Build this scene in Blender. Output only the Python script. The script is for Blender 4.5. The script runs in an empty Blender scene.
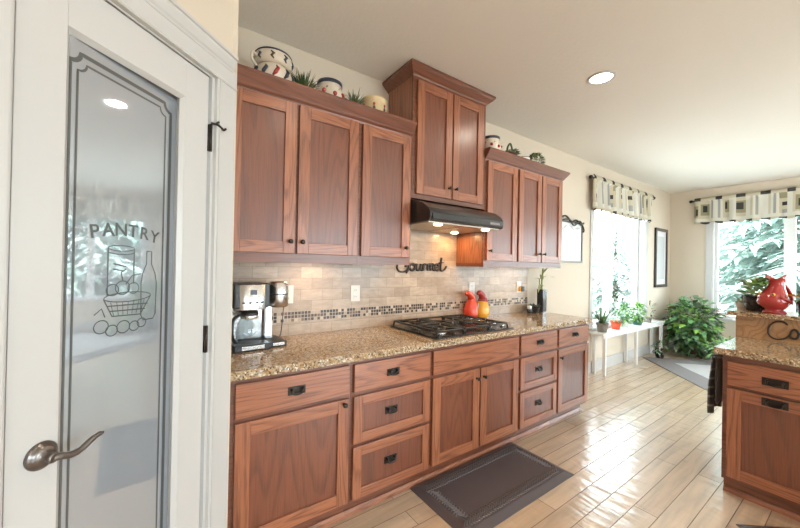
import bpy, bmesh, math, random
from mathutils import Vector, Matrix
random.seed(7)
PI = math.pi
S = bpy.context.scene
COL = S.collection

# ------------------------------------------------------------------ camera
F = (0.57495937, 0.81816733, 0.00489265)
R = (0.81796738, -0.57493525, 0.01946337)
U = (-0.01873725, 0.00718862, 0.9997986)
cam_d = bpy.data.cameras.new('camera')
cam = bpy.data.objects.new('camera', cam_d)
COL.objects.link(cam)
cam.matrix_world = Matrix(((R[0], U[0], -F[0], 0.0), (R[1], U[1], -F[1], -2.2425),
                           (R[2], U[2], -F[2], 1.3884), (0, 0, 0, 1)))
cam_d.sensor_width = 36.0
cam_d.lens = 337.6 / 800 * 36.0
cam_d.clip_start = 0.02
S.camera = cam

# ------------------------------------------------------------------ world, daylight, exposure
S.view_settings.view_transform = 'Standard'
S.view_settings.look = 'None'
S.view_settings.gamma = 1.0
S.view_settings.use_curve_mapping = False
S.view_settings.exposure = 0.10
WORLD_STRENGTH = 13.0
LAMP_W = 4.5
FILL_PENDANT_W = 95.0
world = bpy.data.worlds.new('overcast_sky')
S.world = world
world.use_nodes = True
bg = world.node_tree.nodes['Background']
bg.inputs[0].default_value = (0.80, 0.91, 1.0, 1)
bg.inputs[1].default_value = WORLD_STRENGTH
sun_d = bpy.data.lights.new('sun', 'SUN'); sun_d.energy = 13.0; sun_d.angle = math.radians(12); sun_d.color = (1.0, 0.97, 0.92)
sun = bpy.data.objects.new('sun', sun_d); COL.objects.link(sun)  # added to brighten the trees outdoors; the sky itself is overcast
sun.rotation_euler = Vector((0.62, 0.12, -0.80)).to_track_quat('-Z', 'Y').to_euler()
S.cycles.use_denoising = True
S.cycles.max_bounces = 10
S.cycles.diffuse_bounces = 6
S.cycles.glossy_bounces = 5
S.cycles.transparent_max_bounces = 12
S.cycles.caustics_reflective = False
S.cycles.caustics_refractive = False
S.cycles.sample_clamp_indirect = 6.0


def portal(name, loc, rot, sx, sy):
    d = bpy.data.lights.new(name, 'AREA')
    d.shape = 'RECTANGLE'; d.size = sx; d.size_y = sy
    d.cycles.is_portal = True
    o = bpy.data.objects.new(name, d); COL.objects.link(o)
    o.location = loc; o.rotation_euler = rot
    return o


# ------------------------------------------------------------------ material helpers
def mat(name, col, rough=0.5, metal=0.0, spec=0.5, coat=0.0, coat_r=0.1, emit=None, es=0.0, sheen=0.0, ior=None, alpha=1.0):
    m = bpy.data.materials.new(name); m.use_nodes = True
    b = m.node_tree.nodes['Principled BSDF']
    b.inputs['Base Color'].default_value = (*col, 1)
    b.inputs['Roughness'].default_value = rough
    b.inputs['Metallic'].default_value = metal
    b.inputs['Specular IOR Level'].default_value = spec
    b.inputs['Coat Weight'].default_value = coat
    b.inputs['Coat Roughness'].default_value = coat_r
    b.inputs['Sheen Weight'].default_value = sheen
    if ior: b.inputs['IOR'].default_value = ior
    if emit:
        b.inputs['Emission Color'].default_value = (*emit, 1)
        b.inputs['Emission Strength'].default_value = es
    return m


class NT:
    def __init__(self, m):
        self.m = m; self.t = m.node_tree; self.b = self.t.nodes['Principled BSDF']
    def n(self, kind, **kw):
        x = self.t.nodes.new(kind)
        for k, v in kw.items():
            if k[0] == '_': x.inputs[k[1:].replace('_', ' ')].default_value = v
            else: setattr(x, k, v)
        return x
    def l(self, a, b): self.t.links.new(a, b)
    def math(self, op, a, b=None, c=None):
        x = self.t.nodes.new('ShaderNodeMath'); x.operation = op
        for i, v in enumerate((a, b, c)):
            if v is None: continue
            if isinstance(v, (int, float)): x.inputs[i].default_value = v
            else: self.l(v, x.inputs[i])
        return x.outputs[0]
    def ramp(self, fac, stops):
        x = self.t.nodes.new('ShaderNodeValToRGB'); e = x.color_ramp.elements
        while len(e) < len(stops): e.new(0.5)
        for i, (p, c) in enumerate(stops):
            e[i].position = p; e[i].color = (*c, 1) if len(c) == 3 else c
        self.l(fac, x.inputs[0]); return x.outputs[0]
    def mix(self, fac, a, b, blend='MIX'):
        x = self.t.nodes.new('ShaderNodeMix'); x.data_type = 'RGBA'; x.blend_type = blend
        for i, v in ((0, fac), (6, a), (7, b)):
            if isinstance(v, (int, float)): x.inputs[i].default_value = v
            elif isinstance(v, tuple): x.inputs[i].default_value = (*v, 1)
            else: self.l(v, x.inputs[i])
        return x.outputs[2]
    def coords(self, scale=(1, 1, 1), rot=(0, 0, 0), rnd=False):
        tc = self.n('ShaderNodeTexCoord'); v = tc.outputs['Object']
        if rnd:
            oi = self.n('ShaderNodeObjectInfo')
            k = self.math('MULTIPLY', oi.outputs['Random'], 37.0)
            add = self.n('ShaderNodeVectorMath', operation='ADD')
            self.l(v, add.inputs[0]); self.l(k, add.inputs[1]); v = add.outputs[0]
        mp = self.n('ShaderNodeMapping')
        mp.inputs['Scale'].default_value = scale; mp.inputs['Rotation'].default_value = rot
        self.l(v, mp.inputs[0]); return mp.outputs[0]
    def noise(self, vec, scale, detail=3, rough=0.5, dist=0.0):
        x = self.n('ShaderNodeTexNoise', _Scale=scale, _Detail=detail, _Roughness=rough, _Distortion=dist)
        self.l(vec, x.inputs['Vector']); return x.outputs[0]
    def bump(self, h, strength=0.2, dist=0.01):
        x = self.n('ShaderNodeBump', _Strength=strength, _Distance=dist)
        self.l(h, x.inputs['Height']); self.l(x.outputs[0], self.b.inputs['Normal']); return x


def wood(name, axis, light, mid, dark, rough=0.40, coat=0.6, freq=8.0):
    """stained oak: growth-ring contours of a stretched noise field plus fine pores"""
    m = mat(name, mid, rough, coat=coat, coat_r=0.27); t = NT(m)
    k = 0.085
    sc = {'x': (k, 1, 1), 'y': (1, k, 1), 'z': (1, 1, k)}[axis]
    v = t.coords(sc, rnd=True)
    n1 = t.noise(v, 4.2, 1.2, 0.45, 0.15)
    wob = t.noise(t.coords(tuple(q * 1.0 for q in sc), rnd=True), 26, 2, 0.5)
    ring = t.math('FRACT', t.math('MULTIPLY', t.math('ADD', n1, t.math('MULTIPLY', wob, 0.035)), freq * 3.2))
    ringc = t.ramp(ring, [(0.0, (0, 0, 0)), (0.50, (0.05, 0.05, 0.05)), (0.82, (1, 1, 1)), (0.93, (0.75, 0.75, 0.75)), (1.0, (0, 0, 0))])
    sc2 = {'x': (0.03, 1, 1), 'y': (1, 0.03, 1), 'z': (1, 1, 0.03)}[axis]
    v2 = t.coords(sc2, rnd=True)
    n2 = t.noise(v2, 210, 2, 0.6)
    pores = t.ramp(n2, [(0.40, (1, 1, 1)), (0.56, (0, 0, 0))])
    n3 = t.noise(v, 2.6, 2, 0.5)
    base = t.mix(t.ramp(n3, [(0.32, (0, 0, 0)), (0.68, (1, 1, 1))]), light, mid)
    f = t.math('MULTIPLY', t.math('MULTIPLY', ringc, t.math('MULTIPLY_ADD', pores, 0.45, 0.55)), 0.80)
    c = t.mix(f, base, dark)
    c = t.mix(t.math('MULTIPLY', pores, 0.34), c, dark)
    t.l(c, t.b.inputs['Base Color'])
    t.bump(t.math('ADD', pores, ringc), 0.06, 0.002)
    return m


M = {}
OAK = ((0.40, 0.143, 0.064), (0.335, 0.113, 0.050), (0.125, 0.034, 0.014))
M['oak_v'] = wood('stained_oak_vertical', 'z', *OAK)
M['oak_h'] = wood('stained_oak_horizontal', 'x', *OAK)
PNL = ((0.215, 0.064, 0.028), (0.185, 0.053, 0.023), (0.105, 0.030, 0.014))
M['panel_v'] = wood('oak_panel_vertical', 'z', *PNL, freq=6.0)
M['panel_h'] = wood('oak_panel_horizontal', 'x', *PNL, freq=6.0)
FRM_SHADED = ((0.22, 0.068, 0.030), (0.18, 0.054, 0.024), (0.09, 0.026, 0.012))  # oak darkened to carry the shade between doors and drawers
M['frame'] = wood('shaded_oak_face_frame', 'x', *FRM_SHADED)
M['bar_wood'] = wood('golden_oak_board', 'x', (0.52, 0.30, 0.14), (0.42, 0.22, 0.10), (0.24, 0.12, 0.05), freq=5)

M['wall'] = mat('wall_paint', (0.68, 0.595, 0.49), 0.7)
t = NT(M['wall']); t.bump(t.noise(t.coords(), 90, 3), 0.12, 0.004)
M['ceiling'] = mat('ceiling_paint', (0.84, 0.81, 0.77), 0.8)
t = NT(M['ceiling']); t.bump(t.noise(t.coords(), 38, 4, 0.6), 0.35, 0.008)
M['trim'] = mat('white_trim_paint', (0.565, 0.56, 0.555), 0.35, coat=0.15)
M['vinyl'] = mat('white_window_vinyl', (0.80, 0.82, 0.84), 0.35)
M['black'] = mat('black_enamel', (0.012, 0.012, 0.013), 0.28, coat=0.4)
M['hood_black'] = mat('hood_black_enamel', (0.012, 0.012, 0.013), 0.30, coat=0.4, coat_r=0.12)
M['iron'] = mat('cast_iron', (0.018, 0.017, 0.017), 0.30)
M['cooktop_black'] = mat('black_cooktop_enamel', (0.010, 0.010, 0.011), 0.22)
M['bronze'] = mat('oil_rubbed_bronze', (0.040, 0.030, 0.025), 0.32, metal=0.7)
M['pewter'] = mat('dark_pewter', (0.20, 0.18, 0.17), 0.28, metal=0.95)
M['steel'] = mat('brushed_steel', (0.62, 0.61, 0.60), 0.27, metal=1.0)
M['chrome'] = mat('chrome', (0.75, 0.76, 0.78), 0.10, metal=1.0)
M['black_plastic'] = mat('black_plastic', (0.018, 0.018, 0.02), 0.35)
M['white_plastic'] = mat('white_plastic', (0.78, 0.76, 0.72), 0.4)
M['filter'] = mat('hood_filter_mesh', (0.50, 0.44, 0.36), 0.4, metal=0.6)
M['lens'] = mat('lamp_lens', (0.9, 0.9, 0.9), 0.4, emit=(1.0, 0.96, 0.9), es=9.0)
M['globe'] = glow = mat('fill_pendant_globe', (0.9, 0.9, 0.88), 0.4, emit=(1.0, 0.92, 0.8), es=3.0)
M['lens_warm'] = mat('hood_lamp_lens', (0.9, 0.9, 0.9), 0.4, emit=(1.0, 0.86, 0.64), es=10.0)
M['rubber'] = mat('mat_rubber', (0.092, 0.078, 0.086), 0.34)
t = NT(M['rubber']); t.bump(t.noise(t.coords(), 140, 2), 0.12, 0.002)
M['rubber_relief'] = mat('mat_rubber_relief', (0.15, 0.135, 0.145), 0.28)
M['rug_dark'] = mat('rug_border', (0.20, 0.185, 0.185), 0.9)
t = NT(M['rug_dark']); t.bump(t.noise(t.coords(), 200, 2), 0.4, 0.004)
M['rug_light'] = mat('rug_field', (0.42, 0.41, 0.405), 0.9)
t = NT(M['rug_light']); t.bump(t.noise(t.coords(), 200, 2), 0.4, 0.004)
M['towel'] = mat('charcoal_towel', (0.055, 0.048, 0.047), 0.95, sheen=0.3)
M['towel_line'] = mat('towel_pale_weave', (0.26, 0.24, 0.22), 0.95)
M['red'] = mat('red_glazed_ceramic', (0.40, 0.030, 0.030), 0.18, coat=0.6)
M['red_bright'] = mat('bright_red_glaze', (0.66, 0.055, 0.025), 0.2, coat=0.6)
M['yellow'] = mat('yellow_glaze', (0.80, 0.40, 0.04), 0.2, coat=0.6)
M['terracotta'] = mat('orange_pot_glaze', (0.72, 0.10, 0.035), 0.4)
M['grey_pot'] = mat('stone_grey_pot', (0.26, 0.23, 0.19), 0.6)
M['teal_pot'] = mat('teal_pot_glaze', (0.05, 0.14, 0.13), 0.3)
M['dark_pot'] = mat('dark_pot_glaze', (0.022, 0.024, 0.03), 0.25, coat=0.5)
M['soil'] = mat('potting_soil', (0.03, 0.02, 0.014), 0.95)
M['bench'] = mat('white_bench_paint', (0.74, 0.74, 0.73), 0.4)
M['cream'] = mat('cream_stoneware', (0.70, 0.61, 0.50), 0.3, coat=0.3)
M['tan'] = mat('tan_stoneware', (0.66, 0.50, 0.28), 0.3, coat=0.3)
M['navy'] = mat('navy_glaze', (0.03, 0.035, 0.06), 0.3)
M['iron_tan'] = mat('dark_iron', (0.03, 0.022, 0.018), 0.5)
M['paper'] = mat('white_art_paper', (0.84, 0.86, 0.88), 0.35, coat=0.5)
M['art_grey'] = mat('pale_grey_print', (0.52, 0.55, 0.56), 0.5)
M['candle'] = mat('white_candle_glass', (0.82, 0.82, 0.80), 0.3)
M['bark'] = mat('brown_bark', (0.10, 0.065, 0.04), 0.9)
M['bamboo'] = mat('green_stem', (0.25, 0.34, 0.10), 0.5)


def leaf_mat(name, a, b, rough=0.35):
    m = mat(name, a, rough); t = NT(m)
    n = t.noise(t.coords(), 24, 2)
    t.l(t.mix(t.ramp(n, [(0.35, (0, 0, 0)), (0.65, (1, 1, 1))]), a, b), t.b.inputs['Base Color'])
    t.b.inputs['Subsurface Weight'].default_value = 0.0
    return m


M['leaf'] = leaf_mat('bush_leaf', (0.095, 0.22, 0.085), (0.23, 0.42, 0.20), 0.20)
M['leaf_lime'] = leaf_mat('lime_leaf', (0.16, 0.36, 0.05), (0.30, 0.50, 0.10))
M['leaf_dark'] = leaf_mat('dark_leaf', (0.025, 0.07, 0.02), (0.06, 0.12, 0.035))
M['leaf_grey'] = leaf_mat('grey_green_leaf', (0.13, 0.20, 0.13), (0.22, 0.29, 0.19))
M['leaf_pale'] = leaf_mat('pale_leaf', (0.32, 0.38, 0.20), (0.48, 0.50, 0.32))
M['grassy'] = leaf_mat('dried_grass_leaf', (0.06, 0.085, 0.025), (0.13, 0.15, 0.05), 0.6)
M['conifer'] = leaf_mat('conifer_needles', (0.21, 0.31, 0.27), (0.33, 0.43, 0.38), 0.6)
M['conifer_pale'] = leaf_mat('pale_needles', (0.30, 0.38, 0.34), (0.48, 0.54, 0.50), 0.6)
M['bounce_ground'] = mat('pale_bounce_ground', (0.46, 0.45, 0.43), 0.9)  # ground made pale so it bounces daylight up to the ceiling

# floor: hand-scraped planks running along x
m = M['floor'] = mat('scraped_oak_planks', (0.6, 0.4, 0.22), 0.42, spec=1.0, coat=1.0, coat_r=0.17); t = NT(m)
t.b.inputs['Coat IOR'].default_value = 1.75
v = t.coords()
br = t.n('ShaderNodeTexBrick', offset=0.37, offset_frequency=2, _Scale=1.0, _Mortar_Size=0.0022, _Mortar_Smooth=0.35, _Bias=0.0,
         _Brick_Width=1.15, _Row_Height=0.118)
br.inputs['Color1'].default_value = (0.70, 0.57, 0.43, 1)
br.inputs['Color2'].default_value = (0.58, 0.43, 0.29, 1)
br.inputs['Mortar'].default_value = (0.16, 0.09, 0.045, 1)
t.l(v, br.inputs['Vector'])
sep = t.n('ShaderNodeSeparateXYZ'); t.l(v, sep.inputs[0])
row = t.math('FLOOR', t.math('DIVIDE', sep.outputs[1], 0.118))
wn = t.n('ShaderNodeTexWhiteNoise', noise_dimensions='1D'); t.l(row, wn.inputs['W'])
off = t.math('MULTIPLY', wn.outputs['Value'], 9.0)
cx = t.n('ShaderNodeCombineXYZ')
t.l(t.math('ADD', sep.outputs[0], off), cx.inputs[0]); t.l(sep.outputs[1], cx.inputs[1]); t.l(off, cx.inputs[2])
mpg = t.n('ShaderNodeMapping'); mpg.inputs['Scale'].default_value = (0.10, 1, 1); t.l(cx.outputs[0], mpg.inputs[0])
g1 = t.noise(mpg.outputs[0], 22, 3, 0.55, 0.4)
grain = t.ramp(g1, [(0.35, (0.80, 0.80, 0.80)), (0.62, (1.06, 1.03, 1.0))])
col = t.mix(1.0, br.outputs['Color'], grain, 'MULTIPLY')
kn = t.noise(cx.outputs[0], 4.2, 1)
col = t.mix(t.ramp(kn, [(0.70, (0, 0, 0)), (0.80, (0.55, 0.55, 0.55))]), col, (0.22, 0.10, 0.04))
t.l(col, t.b.inputs['Base Color'])
mps = t.n('ShaderNodeMapping'); mps.inputs['Scale'].default_value = (1.0, 0.32, 1); mps.inputs['Rotation'].default_value = (0, 0, 0.30)
t.l(cx.outputs[0], mps.inputs[0])
sw = t.noise(mps.outputs[0], 19, 1.5, 0.4, 0.3)
h = t.math('ADD', t.math('MULTIPLY', sw, 0.55), t.math('MULTIPLY', br.outputs['Fac'], -0.55))
bn = t.bump(h, 0.75, 0.014); t.l(bn.outputs[0], t.b.inputs['Coat Normal'])

# travertine subway tile
m = M['tile'] = mat('travertine_subway_tile', (0.62, 0.5, 0.38), 0.32, coat=0.15); t = NT(m)
v = t.coords()
sp = t.n('ShaderNodeSeparateXYZ'); t.l(v, sp.inputs[0])
cb = t.n('ShaderNodeCombineXYZ'); t.l(sp.outputs[0], cb.inputs[0]); t.l(sp.outputs[2], cb.inputs[1])
br = t.n('ShaderNodeTexBrick', offset=0.5, _Scale=1.0, _Mortar_Size=0.0016, _Mortar_Smooth=0.2, _Brick_Width=0.152, _Row_Height=0.076)
br.inputs['Color1'].default_value = (0.53, 0.42, 0.325, 1)
br.inputs['Color2'].default_value = (0.37, 0.28, 0.21, 1)
br.inputs['Mortar'].default_value = (0.28, 0.215, 0.16, 1)
t.l(cb.outputs[0], br.inputs['Vector'])
n = t.noise(t.coords((1, 1, 3)), 14, 4, 0.6)
c = t.mix(1.0, br.outputs['Color'], t.ramp(n, [(0.3, (0.82, 0.79, 0.76)), (0.65, (1.08, 1.06, 1.04))]), 'MULTIPLY')
t.l(c, t.b.inputs['Base Color'])
t.bump(t.math('ADD', t.math('MULTIPLY', br.outputs['Fac'], -1.0), t.math('MULTIPLY', n, 0.3)), 0.25, 0.003)

# mosaic strip: 22 mm squares, white-noise shades
m = M['mosaic'] = mat('brown_mosaic', (0.2, 0.1, 0.05), 0.3); t = NT(m)
v = t.coords()
sp = t.n('ShaderNodeSeparateXYZ'); t.l(v, sp.inputs[0])
q = 0.0225
fx = t.math('DIVIDE', sp.outputs[0], q); fz = t.math('DIVIDE', t.math('SUBTRACT', sp.outputs[2], 1.0035), q)
cb = t.n('ShaderNodeCombineXYZ'); t.l(t.math('FLOOR', fx), cb.inputs[0]); t.l(t.math('FLOOR', fz), cb.inputs[1])
wn = t.n('ShaderNodeTexWhiteNoise', noise_dimensions='2D'); t.l(cb.outputs[0], wn.inputs['Vector'])
rr = t.ramp(wn.outputs['Value'], [(0.0, (0.022, 0.010, 0.006)), (0.34, (0.07, 0.028, 0.014)), (0.56, (0.17, 0.085, 0.045)), (0.70, (0.42, 0.31, 0.22)), (0.88, (0.56, 0.45, 0.34))])
[e for e in t.t.nodes if e.type == 'VALTORGB'][0].color_ramp.interpolation = 'CONSTANT'
gx = t.math('GREATER_THAN', t.math('ABSOLUTE', t.math('SUBTRACT', t.math('FRACT', fx), 0.5)), 0.43)
gz = t.math('GREATER_THAN', t.math('ABSOLUTE', t.math('SUBTRACT', t.math('FRACT', fz), 0.5)), 0.43)
c = t.mix(t.math('MAXIMUM', gx, gz), rr, (0.50, 0.42, 0.33))
t.l(c, t.b.inputs['Base Color'])

# granite
m = M['granite'] = mat('gold_granite', (0.5, 0.38, 0.24), 0.10, coat=0.2, coat_r=0.03); t = NT(m)
v = t.coords((1, 1, 1))
n1 = t.noise(v, 62, 5, 0.68, 0.5)
n2 = t.noise(v, 9, 3, 0.6, 0.8)
c = t.ramp(n1, [(0.32, (0.075, 0.05, 0.035)), (0.42, (0.30, 0.20, 0.115)), (0.53, (0.47, 0.345, 0.205)), (0.68, (0.60, 0.49, 0.34))])
c = t.mix(t.ramp(n2, [(0.42, (0, 0, 0)), (0.62, (0.5, 0.5, 0.5))]), c, (0.42, 0.25, 0.12))
vo = t.n('ShaderNodeTexVoronoi', _Scale=150.0); t.l(v, vo.inputs['Vector'])
sep = t.n('ShaderNodeSeparateColor'); t.l(vo.outputs['Color'], sep.inputs[0])
spk = t.math('GREATER_THAN', sep.outputs[0], 0.86)
c = t.mix(t.math('MULTIPLY', spk, 0.8), c, (0.045, 0.032, 0.026))
spk2 = t.math('LESS_THAN', sep.outputs[1], 0.10)
c = t.mix(t.math('MULTIPLY', spk2, 0.7), c, (0.74, 0.68, 0.58))
t.l(c, t.b.inputs['Base Color'])

# frosted pantry glass: matte grey body under a mirror-smooth face
m = M['frost'] = bpy.data.materials.new('frosted_door_glass'); m.use_nodes = True
nt = m.node_tree; nt.nodes.remove(nt.nodes['Principled BSDF'])
di = nt.nodes.new('ShaderNodeBsdfDiffuse'); di.inputs[0].default_value = (0.31, 0.34, 0.385, 1)
gl = nt.nodes.new('ShaderNodeBsdfGlossy'); gl.inputs[0].default_value = (0.95, 0.98, 1.0, 1); gl.inputs['Roughness'].default_value = 0.03
mx = nt.nodes.new('ShaderNodeMixShader'); lw = nt.nodes.new('ShaderNodeFresnel'); lw.inputs[0].default_value = 3.6
nt.links.new(lw.outputs[0], mx.inputs[0]); nt.links.new(di.outputs[0], mx.inputs[1]); nt.links.new(gl.outputs[0], mx.inputs[2])
nt.links.new(mx.outputs[0], nt.nodes['Material Output'].inputs[0])
M['etch'] = mat('clear_etched_line', (0.10, 0.105, 0.105), 0.12)  # dark tone stands in for the dim pantry behind clear glass
M['etch_soft'] = mat('soft_etched_line', (0.11, 0.12, 0.125), 0.2)


def glass_mat(name, tint=(1, 1, 1), ior=1.45):
    m = bpy.data.materials.new(name); m.use_nodes = True
    nt = m.node_tree; nt.nodes.remove(nt.nodes['Principled BSDF'])
    tr = nt.nodes.new('ShaderNodeBsdfTransparent'); tr.inputs[0].default_value = (*tint, 1)
    gl = nt.nodes.new('ShaderNodeBsdfGlossy'); gl.inputs['Roughness'].default_value = 0.0
    lwt = nt.nodes.new('ShaderNodeLayerWeight'); lwt.inputs[0].default_value = 0.5
    pw5 = nt.nodes.new('ShaderNodeMath'); pw5.operation = 'POWER'; pw5.inputs[1].default_value = 5.0
    fr = nt.nodes.new('ShaderNodeMath'); fr.operation = 'MULTIPLY_ADD'; f0 = ((ior - 1) / (ior + 1)) ** 2
    fr.inputs[1].default_value = 1 - f0; fr.inputs[2].default_value = f0
    nt.links.new(lwt.outputs['Facing'], pw5.inputs[0]); nt.links.new(pw5.outputs[0], fr.inputs[0])
    mx = nt.nodes.new('ShaderNodeMixShader')
    nt.links.new(fr.outputs[0], mx.inputs[0]); nt.links.new(tr.outputs[0], mx.inputs[1]); nt.links.new(gl.outputs[0], mx.inputs[2])
    nt.links.new(mx.outputs[0], nt.nodes['Material Output'].inputs[0])
    return m


M['glass'] = glass_mat('window_glass', (0.98, 1, 0.99))
M['carafe'] = glass_mat('carafe_glass', (0.72, 0.74, 0.75), 1.6)

# ------------------------------------------------------------------ mesh helpers
class MB:
    def __init__(self): self.bm = bmesh.new(); self.mats = []
    def mi(self, m):
        m = M[m] if isinstance(m, str) else m
        if m not in self.mats: self.mats.append(m)
        return self.mats.index(m)
    def face(self, vs, mi, smooth=False):
        try: f = self.bm.faces.new(vs)
        except ValueError: return None
        f.material_index = mi; f.smooth = smooth; return f
    def box(self, x0, x1, y0, y1, z0, z1, m, bev=0.0):
        i = self.mi(m)
        x0, x1 = sorted((x0, x1)); y0, y1 = sorted((y0, y1)); z0, z1 = sorted((z0, z1))
        v = [self.bm.verts.new(p) for p in ((x0, y0, z0), (x1, y0, z0), (x1, y1, z0), (x0, y1, z0), (x0, y0, z1), (x1, y0, z1), (x1, y1, z1), (x0, y1, z1))]
        fs = [self.face([v[k] for k in q], i) for q in ((0, 3, 2, 1), (4, 5, 6, 7), (0, 1, 5, 4), (1, 2, 6, 5), (2, 3, 7, 6), (3, 0, 4, 7))]
        if bev:
            es = list({e for f in fs for e in f.edges})
            bmesh.ops.bevel(self.bm, geom=es, offset=bev, segments=2, affect='EDGES', profile=0.6, material=-1)
        return self
    def prism(self, poly, axis, a, b, m, smooth=False):
        """poly of 2-D points extruded along axis from a to b; the 2-D axes are the other two in xyz order"""
        i = self.mi(m)
        def P(p, t): return {'x': (t, p[0], p[1]), 'y': (p[0], t, p[1]), 'z': (p[0], p[1], t)}[axis]
        A = [self.bm.verts.new(P(p, a)) for p in poly]; B = [self.bm.verts.new(P(p, b)) for p in poly]
        n = len(poly)
        for k in range(n): self.face((A[k], A[(k + 1) % n], B[(k + 1) % n], B[k]), i, smooth)
        self.face(A[::-1], i); self.face(B, i); return self
    def loops(self, rings, m, closed=True, caps=True, smooth=True):
        i = self.mi(m); L = [[self.bm.verts.new(p) for p in r] for r in rings]
        for a, b in zip(L, L[1:]):
            n = len(a)
            for k in range(n if closed else n - 1):
                self.face((a[k], a[(k + 1) % n], b[(k + 1) % n], b[k]), i, smooth)
        if caps and closed:
            self.face(L[0][::-1], i); self.face(L[-1], i)
        return self
    def lathe(self, prof, c, m, seg=28, axis='z', caps=True, sx=1.0, sy=1.0):
        rings = []
        for r, h in prof:
            ring = []
            for k in range(seg):
                a = 2 * PI * k / seg; x, y = r * sx * math.cos(a), r * sy * math.sin(a)
                p = {'z': (x, y, h), 'y': (x, h, -y), 'x': (h, x, y)}[axis]
                ring.append((c[0] + p[0], c[1] + p[1], c[2] + p[2]))
            rings.append(ring)
        return self.loops(rings, m, True, caps)
    def tube(self, pts, r, m, seg=8, caps=True, flat=None):
        pts = [Vector(p) for p in pts]; n = len(pts)
        rs = r if isinstance(r, (list, tuple)) else [r] * n
        rings = []; up = None
        for k, p in enumerate(pts):
            d = (pts[min(k + 1, n - 1)] - pts[max(k - 1, 0)])
            d = d.normalized() if d.length > 1e-9 else Vector((0, 0, 1))
            if up is None:
                up = Vector((0, 0, 1)) if abs(d.z) < 0.9 else Vector((1, 0, 0))
            s = d.cross(up)
            if s.length < 1e-6: s = d.cross(Vector((0, 1, 0)))
            s.normalize(); up = s.cross(d).normalized()
            k2 = 1.0 if flat is None else flat
            rings.append([tuple(p + (s * math.cos(2 * PI * j / seg) + up * math.sin(2 * PI * j / seg) * k2) * rs[k]) for j in range(seg)])
        return self.loops(rings, m, True, caps)
    def ell(self, c, rx, ry, rz, m, seg=16, rings=10):
        prof = [(max(1e-4, math.sin(PI * k / rings)), -math.cos(PI * k / rings)) for k in range(rings + 1)]
        rr = [[(c[0] + p * rx * math.cos(2 * PI * j / seg), c[1] + p * ry * math.sin(2 * PI * j / seg), c[2] + h * rz) for j in range(seg)] for p, h in prof]
        return self.loops(rr, m)
    def leaf(self, base, d, L, w, m, droop=0.3, up=None):
        i = self.mi(m); d = Vector(d).normalized(); base = Vector(base)
        s = d.cross(Vector((0, 0, 1)) if up is None else up)
        if s.length < 1e-3: s = Vector((1, 0, 0))
        s.normalize(); nrm = s.cross(d)
        a = random.uniform(-0.5, 0.5); s2 = s * math.cos(a) + nrm * math.sin(a)
        mid = base + d * L * 0.5 + Vector((0, 0, -droop * L * 0.15)); tip = base + d * L + Vector((0, 0, -droop * L * 0.6))
        q = base + d * L * 0.2; k = nrm * w * 0.12
        vb = self.bm.verts.new(base); vt = self.bm.verts.new(tip)
        a1 = self.bm.verts.new(mid + s2 * w * 0.5 + k); a2 = self.bm.verts.new(mid - s2 * w * 0.5 + k); c0 = self.bm.verts.new(mid)
        self.face((vb, a1, c0), i, True); self.face((vb, c0, a2), i, True); self.face((a1, vt, c0), i, True); self.face((c0, vt, a2), i, True)
        return self
    def blade(self, base, d, L, w, m, droop=0.5, seg=5):
        i = self.mi(m); d = Vector(d).normalized(); s = d.cross(Vector((0, 0, 1)))
        if s.length < 1e-3: s = Vector((1, 0, 0))
        s.normalize(); prev = None
        for k in range(seg + 1):
            f = k / seg; p = Vector(base) + d * L * f + Vector((0, 0, -droop * L * f * f)); ww = w * 0.5 * (1 - f ** 2.2) + 0.0004
            a, b = self.bm.verts.new(p + s * ww), self.bm.verts.new(p - s * ww)
            if prev: self.face((prev[0], a, b, prev[1]), i, True)
            prev = (a, b)
        return self
    def build(self, name, parent=None, label=None, normals=True):
        if normals: bmesh.ops.recalc_face_normals(self.bm, faces=self.bm.faces)
        me = bpy.data.meshes.new(name); self.bm.to_mesh(me); self.bm.free()
        for m in self.mats: me.materials.append(m)
        o = bpy.data.objects.new(name, me); COL.objects.link(o)
        if parent: o.parent = parent
        if label: o['label'] = label
        return o


def tag(o, label, cat, group=None):
    o['label'] = label; o['category'] = cat
    if group: o['group'] = group
    return o


def thing(name, loc, label, cat, group=None, rz=0.0):
    o = bpy.data.objects.new(name, None); COL.objects.link(o)
    o.empty_display_size = 0.1
    o.location = loc; o.rotation_euler = (0, 0, rz)
    return tag(o, label, cat, group)


def struct(o, label=None):
    o['kind'] = 'structure'
    if label: o['label'] = label
    return o


def sroot(name, loc=(0, 0, 0), rz=0.0):
    o = bpy.data.objects.new(name, None); COL.objects.link(o); o.location = loc; o.rotation_euler = (0, 0, rz); o['kind'] = 'structure'
    return o


def arc(cx, cz, r, a0, a1, n=14, y=0.0, rz=None):
    rz = r if rz is None else rz
    return [(cx + r * math.cos(a0 + (a1 - a0) * k / n), y, cz + rz * math.sin(a0 + (a1 - a0) * k / n)) for k in range(n + 1)]


def spline(pts, n=6):
    """Catmull-Rom through pts"""
    P = [Vector(p) for p in pts]; P = [P[0] * 2 - P[1]] + P + [P[-1] * 2 - P[-2]]; out = []
    for k in range(1, len(P) - 2):
        for j in range(n):
            t = j / n; a, b, c, d = P[k - 1], P[k], P[k + 1], P[k + 2]
            out.append(0.5 * (2 * b + (c - a) * t + (2 * a - 5 * b + 4 * c - d) * t * t + (3 * b - a - 3 * c + d) * t ** 3))
    out.append(P[-2]); return out


# ------------------------------------------------------------------ room shell
XB, ZC, YS, XW = 7.684, 2.82, -6.4, -2.6
def plane_box(name, *b, m='wall'): return struct(MB().box(*b, m).build(name))
plane_box('floor', XW, XB, YS, 0.0, -0.12, 0.0, m='floor')
plane_box('ceiling', XW - 0.15, XB + 0.15, YS - 0.15, 0.2, ZC, ZC + 0.12, m='ceiling')


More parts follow.
